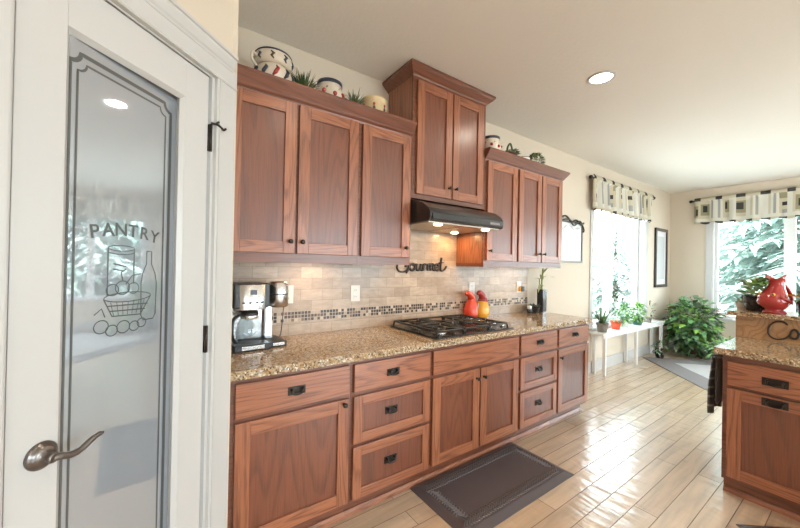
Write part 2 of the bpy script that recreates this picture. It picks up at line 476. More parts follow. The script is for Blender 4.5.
def wall_with_openings(name, axis, p0, p1, a, b, holes):
    """axis 'x': wall runs along x, thick from y=p0 to p1"""
    w = MB()
    def bx(u0, u1, z0, z1):
        if u1 - u0 < 1e-4 or z1 - z0 < 1e-4: return
        if axis == 'x': w.box(u0, u1, p0, p1, z0, z1, 'wall')
        else: w.box(p0, p1, u0, u1, z0, z1, 'wall')
    u = a
    for (u0, u1, z0, z1) in sorted(holes):
        bx(u, u0, 0, ZC); bx(u0, u1, 0, z0); bx(u0, u1, z1, ZC); u = u1
    bx(u, b, 0, ZC)
    return struct(w.build(name))


W1 = (4.76, 6.52, 0.60, 2.36)
wall_with_openings('wall_north', 'x', 0.0, 0.18, -0.6, XB + 0.18, [W1])
W2 = (-5.95, -0.59, 0.60, 2.36)  # unseen southern panes extended to lend the wall cabinets a window sheen
wall_with_openings('wall_east', 'y', XB, XB + 0.18, YS - 0.18, 0.0, [W2])
WS = [(-1.6, 0.6, 0.55, 2.35), (2.2, 5.6, 0.12, 2.35)]  # unseen south openings, added to let in fill daylight
wall_with_openings('wall_south', 'x', YS - 0.18, YS, XW - 0.18, XB, WS)
WW = []
wall_with_openings('wall_west', 'y', XW - 0.18, XW, YS, -1.2, WW)
portal('daylight_north', ((W1[0] + W1[1]) / 2, 0.17, 1.48), (-PI / 2, 0, 0), 1.76, 1.76)
portal('daylight_east', (XB + 0.17, -3.27, 1.48), (0, PI / 2, 0), 1.76, 5.36)
portal('daylight_south_small', (-0.5, YS - 0.17, 1.45), (PI / 2, 0, 0), 2.2, 1.8)
portal('daylight_south_large', (3.9, YS - 0.17, 1.235), (PI / 2, 0, 0), 3.4, 2.23)


def window(name, u0, u1, z0, z1, splits, axis, p, out, rails=(), sill=True):
    """vinyl window unit set in an opening; out = +1/-1 towards outdoors along the wall's normal, p = outer wall face for frame"""
    r = sroot(name)
    def B(b, ua, ub, za, zb, d0, d1, m):
        q0, q1 = p + out * d0, p + out * d1
        if axis == 'x': b.box(ua, ub, q0, q1, za, zb, m)
        else: b.box(q0, q1, ua, ub, za, zb, m)
    f = MB(); fr = 0.05
    B(f, u0, u0 + fr, z0, z1, 0.09, 0.17, 'vinyl'); B(f, u1 - fr, u1, z0, z1, 0.09, 0.17, 'vinyl')
    B(f, u0 + fr, u1 - fr, z0, z0 + fr, 0.09, 0.17, 'vinyl'); B(f, u0 + fr, u1 - fr, z1 - fr, z1, 0.09, 0.17, 'vinyl')
    for s, w in splits: B(f, s - w / 2, s + w / 2, z0 + fr, z1 - fr, 0.085, 0.17, 'vinyl')
    for (ra, rb, rz) in rails: B(f, ra, rb, rz - 0.02, rz + 0.02, 0.10, 0.15, 'vinyl')
    f.build('window_frame', r)
    edges = [u0 + fr] + [e for s, w in splits for e in (s - w / 2, s + w / 2)] + [u1 - fr]
    for k in range(0, len(edges), 2):
        g = MB(); B(g, edges[k], edges[k + 1], z0 + fr, z1 - fr, 0.125, 0.131, 'glass'); g.build('pane', r)
    if sill:
        s = MB(); B(s, u0 - 0.06, u1 + 0.06, z0 - 0.025, z0, -0.035, 0.0, 'trim'); B(s, u0, u1, z0, z0 + 0.012, 0.0, 0.088, 'trim'); s.build('window_sill', r)
    c = MB(); cw = 0.085
    B(c, u0 - cw, u0, z0 - 0.025, z1 + cw, -0.016, 0.0, 'trim'); B(c, u1, u1 + cw, z0 - 0.025, z1 + cw, -0.016, 0.0, 'trim'); B(c, u0, u1, z1, z1 + cw, -0.016, 0.0, 'trim')
    B(c, u0, u0 + 0.012, z0 + .012, z1, 0.0, 0.088, 'trim'); B(c, u1 - 0.012, u1, z0 + .012, z1, 0.0, 0.088, 'trim')
    c.build('window_casing', r)
    return r


w1 = window('window_1', *W1, [(5.50, 0.09)], 'x', 0.0, 1)
lk = MB(); lk.box(5.485, 5.515, 0.07, 0.086, 1.36, 1.44, 'vinyl'); lk.build('window_latch', w1)
window('window_2', *W2, [(-5.20, 0.12), (-4.28, 0.12), (-3.36, 0.12), (-2.40, 0.12), (-1.45, 0.12)], 'y', XB, 1, rails=[(-2.34, -1.51, 2.02), (-1.39, -0.64, 1.05)])
window('fill_window_small', *WS[0], [(-0.5, 0.1)], 'x', YS, -1)
window('fill_window_large', *WS[1], [(3.9, 0.1)], 'x', YS, -1, sill=False)

b = MB(); b.box(3.42, XB - 0.018, -0.018, 0.0, 0, 0.15, 'trim'); struct(b.build('baseboard_north'))
b = MB(); b.box(XB - 0.018, XB, YS, -0.02, 0, 0.15, 'trim'); struct(b.build('baseboard_east'))

# pantry corner: an angled wall, local x along the wall (0 = its right corner), local -y into the room
PA = math.radians(43.5); P0 = (0.24, -0.68, 0)
pw = MB()
pw.box(-1.02, -0.712, 0, 0.11, 0, ZC, 'wall'); pw.box(-0.712, -0.135, 0, 0.11, 2.095, ZC, 'wall'); pw.box(-0.135, -0.002, 0, 0.11, 0, ZC, 'wall')
o = struct(pw.build('wall_pantry')); o.location = P0; o.rotation_euler = (0, 0, PA)
# return wall between the pantry corner and the kitchen wall, and the wall behind the pantry's left end
pr = MB(); pr.box(0.14, 0.2385, -0.70, 0.0, 0, ZC, 'wall')
struct(pr.build('wall_pantry_return'))
lx, ly = P0[0] - 1.02 * math.cos(PA), P0[1] - 1.02 * math.sin(PA)
pl = MB(); pl.box(XW - 0.18, lx + 0.02, ly, ly + 0.11, 0, ZC, 'wall'); struct(pl.build('wall_pantry_left'))

# casing with a stepped crown head
tr = MB()
tr.box(-0.128, -0.027, -0.018, 0, 0, 2.10, 'trim', 0.003); tr.box(-0.118, -0.112, -0.022, -0.016, 0, 2.10, 'trim')
tr.box(-0.820, -0.717, -0.018, 0, 0, 2.10, 'trim', 0.003)
tr.box(-0.845, -0.024, -0.020, 0, 2.10, 2.165, 'trim', 0.002)
tr.prism([(0, 2.155), (-0.022, 2.155), (-0.025, 2.162), (-0.030, 2.168), (-0.040, 2.190), (-0.040, 2.199), (-0.046, 2.202), (-0.046, 2.212), (0, 2.212)], 'x', -0.87, -0.052, 'trim')
tr.prism([(0, 2.092), (-0.022, 2.092), (-0.025, 2.097), (-0.022, 2.103), (0, 2.103)], 'x', -0.85, -0.026, 'trim')
# jambs and stops
tr.box(-0.140, -0.128, -0.004, 0.11, 0, 2.095, 'trim'); tr.box(-0.717, -0.7072, -0.004, 0.11, 0, 2.095, 'trim'); tr.box(-0.7072, -0.140, -0.004, 0.11, 2.087, 2.0955, 'trim')
tr.box(-0.7072, -0.140, 0.045, 0.06, 2.07, 2.087, 'trim'); tr.box(-0.150, -0.140, 0.045, 0.06, 0, 2.07, 'trim'); tr.box(-0.7072, -0.698, 0.045, 0.06, 0, 2.07, 'trim')
o = struct(tr.build('trim_1')); o.location = P0; o.rotation_euler = (0, 0, PA)

door = sroot('door_1', P0, PA)
DX0, DX1, GX0, GX1, GZ0, GZ1 = -0.703, -0.1525, -0.606, -0.256, 0.24, 1.960
d = MB()
d.box(DX0, GX0, 0.0, 0.040, 0.01, 2.083, 'trim', 0.002); d.box(GX1, DX1, 0.0, 0.040, 0.01, 2.083, 'trim', 0.002)
d.box(GX0, GX1, 0.0, 0.040, GZ1, 2.083, 'trim'); d.box(GX0, GX1, 0.0, 0.040, 0.01, GZ0, 'trim')
def bead(x0, x1, z0, z1):  # sloped glazing bead round the pane
    for (a, bb, c, e) in (((x0, z0), (x0, z1), (x0 + .012, z1 - .012), (x0 + .012, z0 + .012)), ((x1, z0), (x1, z1), (x1 - .012, z1 - .012), (x1 - .012, z0 + .012)),
                          ((x0, z1), (x1, z1), (x1 - .012, z1 - .012), (x0 + .012, z1 - .012)), ((x0, z0), (x1, z0), (x1 - .012, z0 + .012), (x0 + .012, z0 + .012))):
        i = d.mi('trim')
        vs = [d.bm.verts.new((p[0], y, p[1])) for p, y in ((a, 0.001), (bb, 0.001), (c, 0.013), (e, 0.013))]
        d.face(vs, i)
bead(GX0, GX1, GZ0, GZ1)
d.build('door_leaf', door)
g = MB(); g.box(GX0 - 0.003, GX1 + 0.003, 0.014, 0.020, GZ0 - 0.003, GZ1 + 0.003, 'frost'); pane = g.build('door_glass', door, 'frosted pantry glass with etched border')
# pane turned a few degrees only to steer where its reflections fall
gc_ = Vector(((GX0 + GX1) / 2, 0.014, 0))
pane.matrix_local = Matrix.Translation(Vector((gc_.x, 0.024, 0))) @ Matrix.Rotation(math.radians(3.7), 4, 'Z') @ Matrix.Translation(-gc_)


def strip(b, pts, w, y, m):
    """flat etched line of width w along a 2-D path on the pane"""
    i = b.mi(m); n = len(pts); L = []
    for k in range(n):
        p = Vector(pts[k]); a = Vector(pts[max(k - 1, 0)]); c = Vector(pts[min(k + 1, n - 1)])
        t_ = (c - a); t_ = t_.normalized() if t_.length else Vector((1, 0)); nn = Vector((-t_.y, t_.x)) * w / 2
        L.append((b.bm.verts.new((p.x + nn.x, y, p.y + nn.y)), b.bm.verts.new((p.x - nn.x, y, p.y - nn.y))))
    for (a0, a1), (b0, b1) in zip(L, L[1:]): b.face((a0, b0, b1, a1), i)


def notched(x0, x1, z0, z1, q, w, m, b):
    def notch(cx, cz, sx, sz):  # small concave curl at a corner
        return [(cx + sx * q * (1 - math.sin(a)) , cz + sz * q * (1 - math.cos(a))) for a in [PI / 2 * k / 5 for k in range(6)]]
    pts = []
    pts += [(x0, z1 - q * 1.25)] + [(x0 + q * math.sin(a), z1 - q + q * (1 - math.cos(a))) for a in [PI / 2 * k / 5 for k in range(6)]]
    top = pts + [(x0 + q * 1.25, z1)]
    mir = [(x0 + x1 - p[0], p[1]) for p in top][::-1]
    botl = [(p[0], z0 + z1 - p[1]) for p in top]
    botr = [(p[0], z0 + z1 - p[1]) for p in mir]
    loop = top + mir + botr[::-1] + botl[::-1]
    loop.append(loop[0]); strip(b, loop, w, 0.0134, m)


e = MB(); notched(-0.593, -0.281, 0.30, 1.915, 0.026, 0.011, 'etch', e); notched(-0.574, -0.302, 0.33, 1.893, 0.022, 0.006, 'etch', e)
e.build('etched_border', pane, 'dark double line with notched corners', normals=False)

# PANTRY lettering on a slight arc
lt = MB(); li = lt.mi('etch')
for k, ch in enumerate('PANTRY'):
    cu = bpy.data.curves.new('letter', 'FONT'); cu.body = ch; cu.size = 0.052; cu.align_x = 'CENTER'; cu.extrude = 0.0; cu.offset = 0.0008
    to = bpy.data.objects.new('letter', cu); COL.objects.link(to)
    me = bpy.data.meshes.new_from_object(to.evaluated_get(bpy.context.evaluated_depsgraph_get()))
    f_ = k / 5; cxp = -0.521 + 0.184 * f_; czp = 1.448 + 0.012 * (1 - (2 * f_ - 1) ** 2); a = 0.14 * (1 - 2 * f_)
    vs = [lt.bm.verts.new((cxp + (v_.co.x * math.cos(a) - v_.co.y * math.sin(a)), 0.0132, czp + v_.co.x * math.sin(a) + v_.co.y * math.cos(a))) for v_ in me.vertices]
    for p in me.polygons: lt.face([vs[i] for i in p.vertices], li)
    bpy.data.objects.remove(to); bpy.data.meshes.remove(me); bpy.data.curves.remove(cu)
lt.build('etched_lettering', pane, 'etched word PANTRY', normals=False)

# etched still life: storage jar, bottle, basket of fruit
ee = MB()
def ln(pts, w=0.0036): strip(ee, [(p[0] + .030, p[1] + .018) for p in pts], w, 0.0133, 'etch_soft')
def el(cx, cz, rx, rz, a0=0, a1=2 * PI, n=20, w=0.003): ln([(cx + rx * math.cos(a0 + (a1 - a0) * k / n), cz + rz * math.sin(a0 + (a1 - a0) * k / n)) for k in range(n + 1)], w)
el(-0.475, 1.405, 0.040, 0.008); ln([(-0.515, 1.405), (-0.515, 1.27)]); ln([(-0.435, 1.405), (-0.435, 1.30)]); el(-0.475, 1.395, 0.040, 0.008, PI, 2 * PI)
ln([(-0.500, 1.36), (-0.46, 1.352)]); ln([(-0.50, 1.345), (-0.465, 1.338)])
ln([(-0.392, 1.40), (-0.392, 1.36), (-0.405, 1.33), (-0.410, 1.30), (-0.408, 1.20), (-0.400, 1.185), (-0.365, 1.185), (-0.356, 1.20), (-0.354, 1.30), (-0.360, 1.33), (-0.374, 1.36), (-0.374, 1.40), (-0.392, 1.40)])
el(-0.45, 1.262, 0.075, 0.014); ln([(-0.525, 1.26), (-0.50, 1.21), (-0.41, 1.205), (-0.375, 1.26)]); ln([(-0.515, 1.24), (-0.385, 1.236)]); ln([(-0.507, 1.225), (-0.394, 1.22)])
for k in range(7): ln([(-0.505 + k * 0.018, 1.25), (-0.495 + k * 0.014, 1.21)], 0.002)
for cx, cz, r in ((-0.50, 1.285, 0.018), (-0.47, 1.29, 0.022), (-0.435, 1.287, 0.018), (-0.53, 1.185, 0.020), (-0.50, 1.17, 0.017), (-0.465, 1.175, 0.02), (-0.43, 1.172, 0.016), (-0.405, 1.178, 0.015)): el(cx, cz, r, r * 0.9)
ln([(-0.46, 1.30), (-0.44, 1.325), (-0.41, 1.33)]); ln([(-0.47, 1.31), (-0.475, 1.335), (-0.46, 1.345)]); ln([(-0.55, 1.22), (-0.53, 1.235), (-0.52, 1.21)])
ee.build('etched_still_life', pane, 'etched jar, bottle and fruit basket', normals=False)

h = MB()
c = (-0.640, 0, 0.930)
h.lathe([(0.032, 0.0), (0.032, -0.004), (0.029, -0.008), (0.027, -0.009), (0.025, -0.013), (0.018, -0.017), (0.011, -0.019), (0.011, -0.034), (0.013, -0.038), (0.009, -0.044)], c, 'pewter', 28, 'y')
h.tube(spline([(-0.640, -0.037, 0.930), (-0.626, -0.040, 0.926), (-0.606, -0.041, 0.919), (-0.584, -0.041, 0.921), (-0.564, -0.041, 0.932), (-0.545, -0.041, 0.938), (-0.533, -0.041, 0.938)]),
       [0.0090] * 7 + [0.0080] * 10 + [0.0070] * 10 + [0.006] * 6 + [0.0045] * 3 + [0.003], 'pewter', 10)
h.build('door_handle', door, 'dark pewter lever handle on a round rose')
for hz in (1.857, 1.098, 0.22):
    hg = MB(); hg.box(-0.150, -0.137, -0.006, 0.004, hz - 0.05, hz + 0.05, 'bronze', 0.001)
    hg.tube([(-0.1465, -0.007, hz - 0.05), (-0.1465, -0.007, hz + 0.05)], 0.006, 'bronze', 10)
    ho = hg.build('hinge', door)
    if hz > 1.8:
        st = MB(); st.tube(spline([(-0.1465, -0.008, 1.912), (-0.130, -0.018, 1.914), (-0.112, -0.024, 1.908), (-0.102, -0.026, 1.902), (-0.090, -0.026, 1.911)]), 0.0045, 'bronze', 8)
        st.tube([(-0.132, -0.018, 1.915), (-0.122, -0.022, 1.926)], 0.004, 'bronze', 8)
        st.build('hinge_stop', ho)
dl = MB(); dl.box(DX0 - 0.0004, DX0 + 0.001, 0.006, 0.03, 0.89, 0.98, 'bronze'); dl.build('strike_plate', door)

# backsplash
bs = MB(); bs.box(0.24, 3.29, -0.010, 0.0, 0.915, 1.93, 'tile')
sp_ = struct(bs.build('trim_backsplash'))
mo = MB(); mo.box(0.24, 3.29, -0.0125, -0.010, 1.0035, 1.071, 'mosaic'); mo.build('mosaic_strip', sp_, 'dark brown mosaic band')

# ------------------------------------------------------------------ cabinets
def shaker(root, x0, x1, z0, z1, yf, name='door', st=0.058, horizontal=False, th=0.020):
    """frame-and-panel front on the plane y=yf (front face at yf-th)"""
    b = MB(); bv = 0.0025
    b.box(x0, x0 + st, yf - th, yf - 0.0005, z0, z1, 'oak_v', bv); b.box(x1 - st, x1, yf - th, yf - 0.0005, z0, z1, 'oak_v', bv)
    b.box(x0 + st, x1 - st, yf - th + 0.0004, yf - 0.0005, z1 - st, z1, 'oak_h', bv); b.box(x0 + st, x1 - st, yf - th + 0.0004, yf - 0.0005, z0, z0 + st, 'oak_h', bv)
    o = b.build(name, root)
    p = MB(); p.box(x0 + st - 0.001, x1 - st + 0.001, yf - th + 0.012, yf - 0.001, z0 + st - 0.001, z1 - st + 0.001, 'panel_h' if horizontal else 'panel_v'); p.build('panel', o, 'recessed darker panel')
    return o


def slab(root, x0, x1, z0, z1, yf, th=0.020):
    return MB().box(x0, x1, yf - th, yf - 0.0005, z0, z1, 'oak_h', 0.004).build('drawer', root)


def knob(parent, x, z, y):
    k = MB(); k.lathe([(0.009, 0.0), (0.006, -0.004), (0.005, -0.010), (0.011, -0.016), (0.0135, -0.021), (0.011, -0.026), (0.004, -0.028)], (x, y, z), 'bronze', 16, 'y'); return k.build('knob', parent, 'dark bronze knob')


def pull(parent, x, z, y, w=0.085, hh=0.040):
    k = MB(); k.box(x - w / 2, x + w / 2, y - 0.004, y, z - hh / 2, z + hh / 2, 'bronze', 0.0015)
    for s in (-1, 1): k.lathe([(0.008, -0.003), (0.006, -0.008), (0.006, -0.018), (0.003, -0.02)], (x + s * w * 0.30, y, z + hh * 0.14), 'bronze', 10, 'y')
    k.tube(spline([(x - w * .30, y - 0.016, z + hh * .14), (x - w * .27, y - 0.020, z - hh * .22), (x - w * .12, y - 0.022, z - hh * .33), (x + w * .12, y - 0.022, z - hh * .33), (x + w * .27, y - 0.020, z - hh * .22), (x + w * .30, y - 0.016, z + hh * .14)], 5), 0.0042, 'bronze', 8)
    return k.build('handle', parent, 'dark bronze bail pull on a plate')


DEP = 0.61
def base_cab(X, w, label, fronts, loc=None, rz=0.0, end_right=False, group='oak base cabinets along the wall'):
    r = thing('base_cabinet', loc or (X, 0, 0), label, 'cabinet', group, rz)
    c = MB()
    c.box(0.0005, w - 0.0005, -DEP + 0.019, -0.0015, 0.10, 0.874, 'oak_v')
    # face frame
    c.box(0.0005, w - 0.0005, -DEP, -DEP + 0.019, 0.10, 0.874, 'frame')
    c.build('carcass', r)
    k = MB(); k.box(0.0005, w - 0.0005, -DEP + 0.06, -0.0015, 0.0, 0.10, 'frame'); k.build('toe_kick', r)
    q = MB(); q.prism([(-DEP + 0.06, 0.0), (-DEP + 0.042, 0.0), (-DEP + 0.044, 0.016), (-DEP + 0.054, 0.03), (-DEP + 0.06, 0.03)], 'x', 0.0005, w - 0.0005, 'oak_h'); q.build('toe_moulding', r)
    for f in fronts:
        kind, x0, x1, z0, z1 = f[:5]
        if kind == 'slab':
            o = slab(r, x0, x1, z0, z1, -DEP)
            if len(f) > 5: pull(o, *f[5], -DEP - 0.020, *f[6:])
        elif kind == 'drawer':
            o = shaker(r, x0, x1, z0, z1, -DEP, 'drawer', 0.052)
            pull(o, *f[5], -DEP - 0.0085)
        elif kind == 'door':
            o = shaker(r, x0, x1, z0, z1, -DEP, 'door', 0.064)
            if f[5] is not None and len(f) == 6: knob(o, *f[5], -DEP - 0.020)
            elif f[5] is not None: pull(o, *f[5], -DEP - 0.020, *f[6:])
    return r


Z1, Z2, Z3, Z4 = 0.852, 0.700, 0.678, 0.125
xs = [0.2405, 0.838, 1.394, 2.295, 2.838, 3.392]
def rel(i, x): return x - xs[i]
base_cab(xs[0], xs[1] - xs[0], 'oak base cabinet at the left end with one drawer over a wide single door', [
    ('slab', rel(0, .271), rel(0, .824), Z2, Z1, (rel(0, .540), 0.780)), ('door', rel(0, .271), rel(0, .824), Z4, Z3, (rel(0, .792), 0.655))])
base_cab(xs[1], xs[2] - xs[1], 'oak three-drawer base cabinet just left of the cooktop, nearer the pantry', [
    ('slab', rel(1, .852), rel(1, 1.380), Z2, Z1, (rel(1, 1.10), 0.778)), ('drawer', rel(1, .852), rel(1, 1.380), .425, Z3, (rel(1, 1.10), .557)),
    ('drawer', rel(1, .852), rel(1, 1.380), Z4, .405, (rel(1, 1.10), .272))])
base_cab(xs[2], xs[3] - xs[2], 'wide oak base cabinet under the cooktop with a pair of doors', [
    ('slab', rel(2, 1.409), rel(2, 2.281), Z2, Z1), ('door', rel(2, 1.409), rel(2, 1.838), Z4, Z3, (rel(2, 1.808), .613)), ('door', rel(2, 1.852), rel(2, 2.281), Z4, Z3, (rel(2, 1.882), .613))])
base_cab(xs[3], xs[4] - xs[3], 'oak three-drawer base cabinet right of the cooktop, farther from the pantry', [
    ('slab', rel(3, 2.309), rel(3, 2.824), Z2, Z1, (rel(3, 2.565), .782)), ('drawer', rel(3, 2.309), rel(3, 2.824), .425, Z3, (rel(3, 2.565), .558)),
    ('drawer', rel(3, 2.309), rel(3, 2.824), Z4, .405, (rel(3, 2.565), .280))])
base_cab(xs[4], xs[5] - xs[4], 'oak base cabinet at the far right end with a drawer over a narrow door', [
    ('slab', rel(4, 2.852), rel(4, 3.376), Z2, Z1, (rel(4, 3.118), .790)), ('door', rel(4, 2.852), rel(4, 3.376), Z4, Z3, (rel(4, 2.882), .605))])


def counter(name, x0, x1, y0, y1, z0, z1, rough_edges, n=150):
    """granite slab with a chiselled front edge: rough_edges = set of sides ('front','left','right')"""
    b = MB(); i = b.mi('granite')
    per = []
    def side(p, q, rough, nrm, cnt):
        for k in range(cnt):
            f = k / cnt; per.append((p[0] + (q[0] - p[0]) * f, p[1] + (q[1] - p[1]) * f, nrm if rough else None))
    side((x0, y1), (x0, y0), 'left' in rough_edges, (-1, 0), 30)
    side((x0, y0), (x1, y0), 'front' in rough_edges, (0, -1), n)
    side((x1, y0), (x1, y1), 'right' in rough_edges, (1, 0), 30)
    side((x1, y1), (x0, y1), False, (0, 1), 6)
    L = []
    for lev, amp in ((z1, 0.0025), (z1 - 0.008, 0.005), ((z0 + z1) / 2, 0.007), (z0 + 0.007, 0.006), (z0, 0.003)):
        L.append([b.bm.verts.new((x + (nr[0] * random.uniform(-amp, amp) if nr else 0), y + (nr[1] * random.uniform(-amp, amp) if nr else 0),
                                  lev + (random.uniform(-0.003, 0.003) if nr and lev not in (z0, z1) else 0))) for x, y, nr in per])
    N = len(per)
    for a, c in zip(L, L[1:]):
        for k in range(N): b.face((a[k], a[(k + 1) % N], c[(k + 1) % N], c[k]), i)
    b.face(L[0], i); b.face(L[-1][::-1], i)
    return b.build(name)


tag(counter('countertop', 0.2405, 3.415, -0.640, -0.0015, 0.8745, 0.914, {'front', 'right'}, 260), 'long gold and brown granite countertop with chiselled edge along the wall', 'countertop')


def crown(x0, x1, yf, prof, left, right, m='panel_h'):  # darker panel oak stands in for shade on the crown
    b = MB()
    rings = []
    for o_, z in prof:
        ol = o_ if left else 0.0; orr = o_ if right else 0.0
        rings.append([(x0 - ol, -0.0015, z), (x0 - ol, yf - o_, z), (x1 + orr, yf - o_, z), (x1 + orr, -0.0015, z)])
    return b.loops(rings, m, True, True, smooth=False)


UY = -0.33
def upper_cab(x0, x1, z0, z1, label, doors, knobs, group, rail=True, d0=None, d1=None, zt=None):
    r = thing('wall_cabinet', (x0, 0, z0), label, 'cabinet', group)
    w = x1 - x0; hgt = z1 - z0
    c = MB(); c.box(0.0005, w - 0.0005, UY + 0.019, -0.0115, 0.03 if rail else 0, hgt, 'oak_v'); c.box(0.0005, w - 0.0005, UY, UY + 0.019, 0, hgt, 'frame')
    if rail:  # light rail hanging under front and ends
        c.box(0.0005, 0.015, UY + 0.019, -0.0115, 0.0, 0.03, 'frame'); c.box(w - 0.015, w - 0.0005, UY + 0.019, -0.0115, 0.0, 0.03, 'frame')
    c.build('carcass', r)
    for (a, bb), kx in zip(doors, knobs):
        o = shaker(r, a - x0, bb - x0, d0 - z0, d1 - z0, UY, 'door', 0.064)
        knob(o, kx[0] - x0, kx[1] - z0, UY - 0.020)
    return r


ZU = 1.393
gu = 'oak wall cabinets above the counter'
upper_cab(0.2405, 1.009, ZU, 2.31, 'two-door oak wall cabinet at the left, above the coffee maker', [(0.256, 0.604), (0.620, 0.996)], [(0.578, 1.512), (0.645, 1.512)], gu, d0=1.445, d1=2.288)
upper_cab(1.009, 1.428, ZU, 2.31, 'single-door oak wall cabinet immediately left of the range hood', [(1.028, 1.405)], [(1.373, 1.512)], gu, d0=1.445, d1=2.288)
upper_cab(2.195, 2.632, ZU, 2.31, 'single-door oak wall cabinet immediately right of the range hood', [(2.218, 2.617)], [(2.250, 1.528)], gu, d0=1.445, d1=2.288)
upper_cab(2.632, 3.385, ZU, 2.31, 'two-door oak wall cabinet farthest right, above the dark vase', [(2.648, 2.998), (3.012, 3.366)], [(2.966, 1.526), (3.044, 1.526)], gu, d0=1.445, d1=2.288)
upper_cab(1.429, 2.194, 1.872, 2.742, 'tall raised two-door oak wall cabinet above the range hood', [(1.462, 1.800), (1.812, 2.150)], [(1.772, 1.985), (1.842, 1.985)], gu, rail=False, d0=1.905, d1=2.715)
cp = [(0.002, 2.288), (0.006, 2.30), (0.018, 2.312), (0.024, 2.322), (0.046, 2.352), (0.056, 2.366), (0.060, 2.372), (0.060, 2.386)]
cp = [(o_ * .92, 2.29 + (z - 2.288) * .98) for o_, z in cp]
tag(crown(0.2405, 1.428, UY, cp, False, False).build('crown_moulding'), 'oak crown moulding along the left wall cabinets, under the pottery crocks', 'moulding', 'oak crown mouldings')
tag(crown(2.195, 3.385, UY, cp, False, True).build('crown_moulding'), 'oak crown moulding along the lower right wall cabinets', 'moulding', 'oak crown mouldings')
ct = [(0.002, 2.742), (0.008, 2.752), (0.020, 2.760), (0.047, 2.784), (0.057, 2.796), (0.057, 2.812)]
tag(crown(1.429, 2.194, UY, ct, True, True).build('crown_moulding'), 'topmost oak crown moulding on the tall cabinet, touching the ceiling', 'moulding', 'oak crown mouldings')

# ------------------------------------------------------------------ range hood and cooktop
r = thing('range_hood', (1.432, 0, 1.68), 'black under-cabinet range hood with lit lamps above the cooktop', 'range hood')
w = 0.750; ZH = 1.68
b = MB(); prof = [(-0.012, 0.012), (-0.518, 0.012), (-0.532, 0.018), (-0.538, 0.040), (-0.538, 0.070), (-0.515, 0.102), (-0.46, 0.140), (-0.36, 0.172), (-0.30, 0.188), (-0.012, 0.188)]
b.prism(prof, 'x', 0, w, 'hood_black'); b.build('canopy', r)
b = MB(); b.box(0.02, w - 0.02, -0.543, -0.5365, 0.028, 0.064, 'black', 0.002); b.box(w - 0.16, w - 0.05, -0.545, -0.5425, 0.034, 0.052, 'pewter', 0.001); b.build('control_panel', r)
b = MB(); b.box(0.015, w - 0.015, -0.505, -0.025, 0.004, 0.0125, 'filter'); b.box(w / 2 - 0.004, w / 2 + 0.004, -0.44, -0.06, 0.001, 0.004, 'steel'); b.build('grease_filter', r, 'pale metal underside filter')
for lx_, ly_ in ((0.13, -0.47), (w - 0.13, -0.47), (w - 0.13, -0.13)):
    b = MB(); b.lathe([(0.030, 0.004), (0.030, -0.004), (0.026, -0.007), (0.004, -0.008)], (lx_, ly_, 0), 'lens_warm', 18); b.build('hood_lamp', r, 'glowing round hood lamp')
for lx_, ly_ in ((0.13, -0.47), (w - 0.13, -0.47), (w - 0.13, -0.13)):
    d = bpy.data.lights.new('hood_lamp_light', 'AREA'); d.shape = 'DISK'; d.size = 0.05; d.energy = 1.35; d.color = (1.0, 0.58, 0.24)
    o = bpy.data.objects.new('hood_lamp_light', d); COL.objects.link(o); o.location = (1.432 + lx_, ly_, 1.668)

CX, CW = 1.450, 0.80
r = thing('gas_cooktop', (CX, -0.07, 0.9155), 'black gas cooktop with cast iron grates set in the granite', 'cooktop')
b = MB(); b.box(0, CW, -0.53, 0, 0, 0.010, 'cooktop_black', 0.004); b.build('glass_plate', r)
b = MB(); b.box(-0.004, CW + 0.004, -0.534, 0.004, 0.0, 0.004, 'black_plastic'); b.build('rim', r)
bp = [(0.14, -0.14, 0.040), (0.14, -0.40, 0.048), (0.40, -0.27, 0.058), (0.64, -0.14, 0.045), (0.64, -0.40, 0.038)]
for x, y, rr_ in bp:
    b = MB(); b.lathe([(rr_ * 1.25, 0.010), (rr_ * 1.2, 0.014), (rr_, 0.018), (rr_, 0.024)], (x, y, 0), 'steel', 24); o = b.build('burner', r, 'steel burner ring')
    b = MB(); b.lathe([(rr_ * 0.85, 0.0245), (rr_ * 0.85, 0.032), (rr_ * 0.7, 0.037), (0.003, 0.037)], (x, y, 0), 'iron', 24); b.build('burner_cap', o)
for gx0, gx1 in ((0.015, 0.265), (0.275, 0.525), (0.535, 0.745)):
    b = MB(); zt = 0.044; rr_ = 0.0078
    ys = (-0.515, -0.018)
    for y in ys:
        b.tube([(gx0, y, 0.0105), (gx0 + .006, y, zt - .006), (gx0 + 0.016, y, zt), (gx1 - 0.016, y, zt), (gx1 - .006, y, zt - .006), (gx1, y, 0.0105)], rr_, 'iron', 6)
    for x in (gx0 + 0.012, gx1 - 0.012): b.tube([(x, ys[0], zt), (x, ys[1], zt)], rr_, 'iron', 6)
    xm = (gx0 + gx1) / 2
    b.tube([(gx0 + .012, -0.267, zt), (gx1 - .012, -0.267, zt)], rr_, 'iron', 6)
    for yc in ((-0.14, -0.40) if gx0 != 0.275 else (-0.267,)):
        for a in range(4):
            aa = PI / 4 + a * PI / 2 if gx0 != 0.275 else a * PI / 2 + PI / 4
            dx, dy = math.cos(aa), math.sin(aa)
            b.tube([(xm + dx * .035, yc + dy * .035, zt), (xm + dx * .08, yc + dy * .08, zt + .003), (xm + dx * .15, yc + dy * .15 if -0.515 < yc + dy * .15 < -.018 else yc + dy * .115, zt)], 0.0072, 'iron', 6)
        b.tube([(xm + .045 * math.cos(2 * PI * k / 20), yc + .045 * math.sin(2 * PI * k / 20), zt) for k in range(21)], 0.005, 'iron', 6)
    b.build('grate', r)
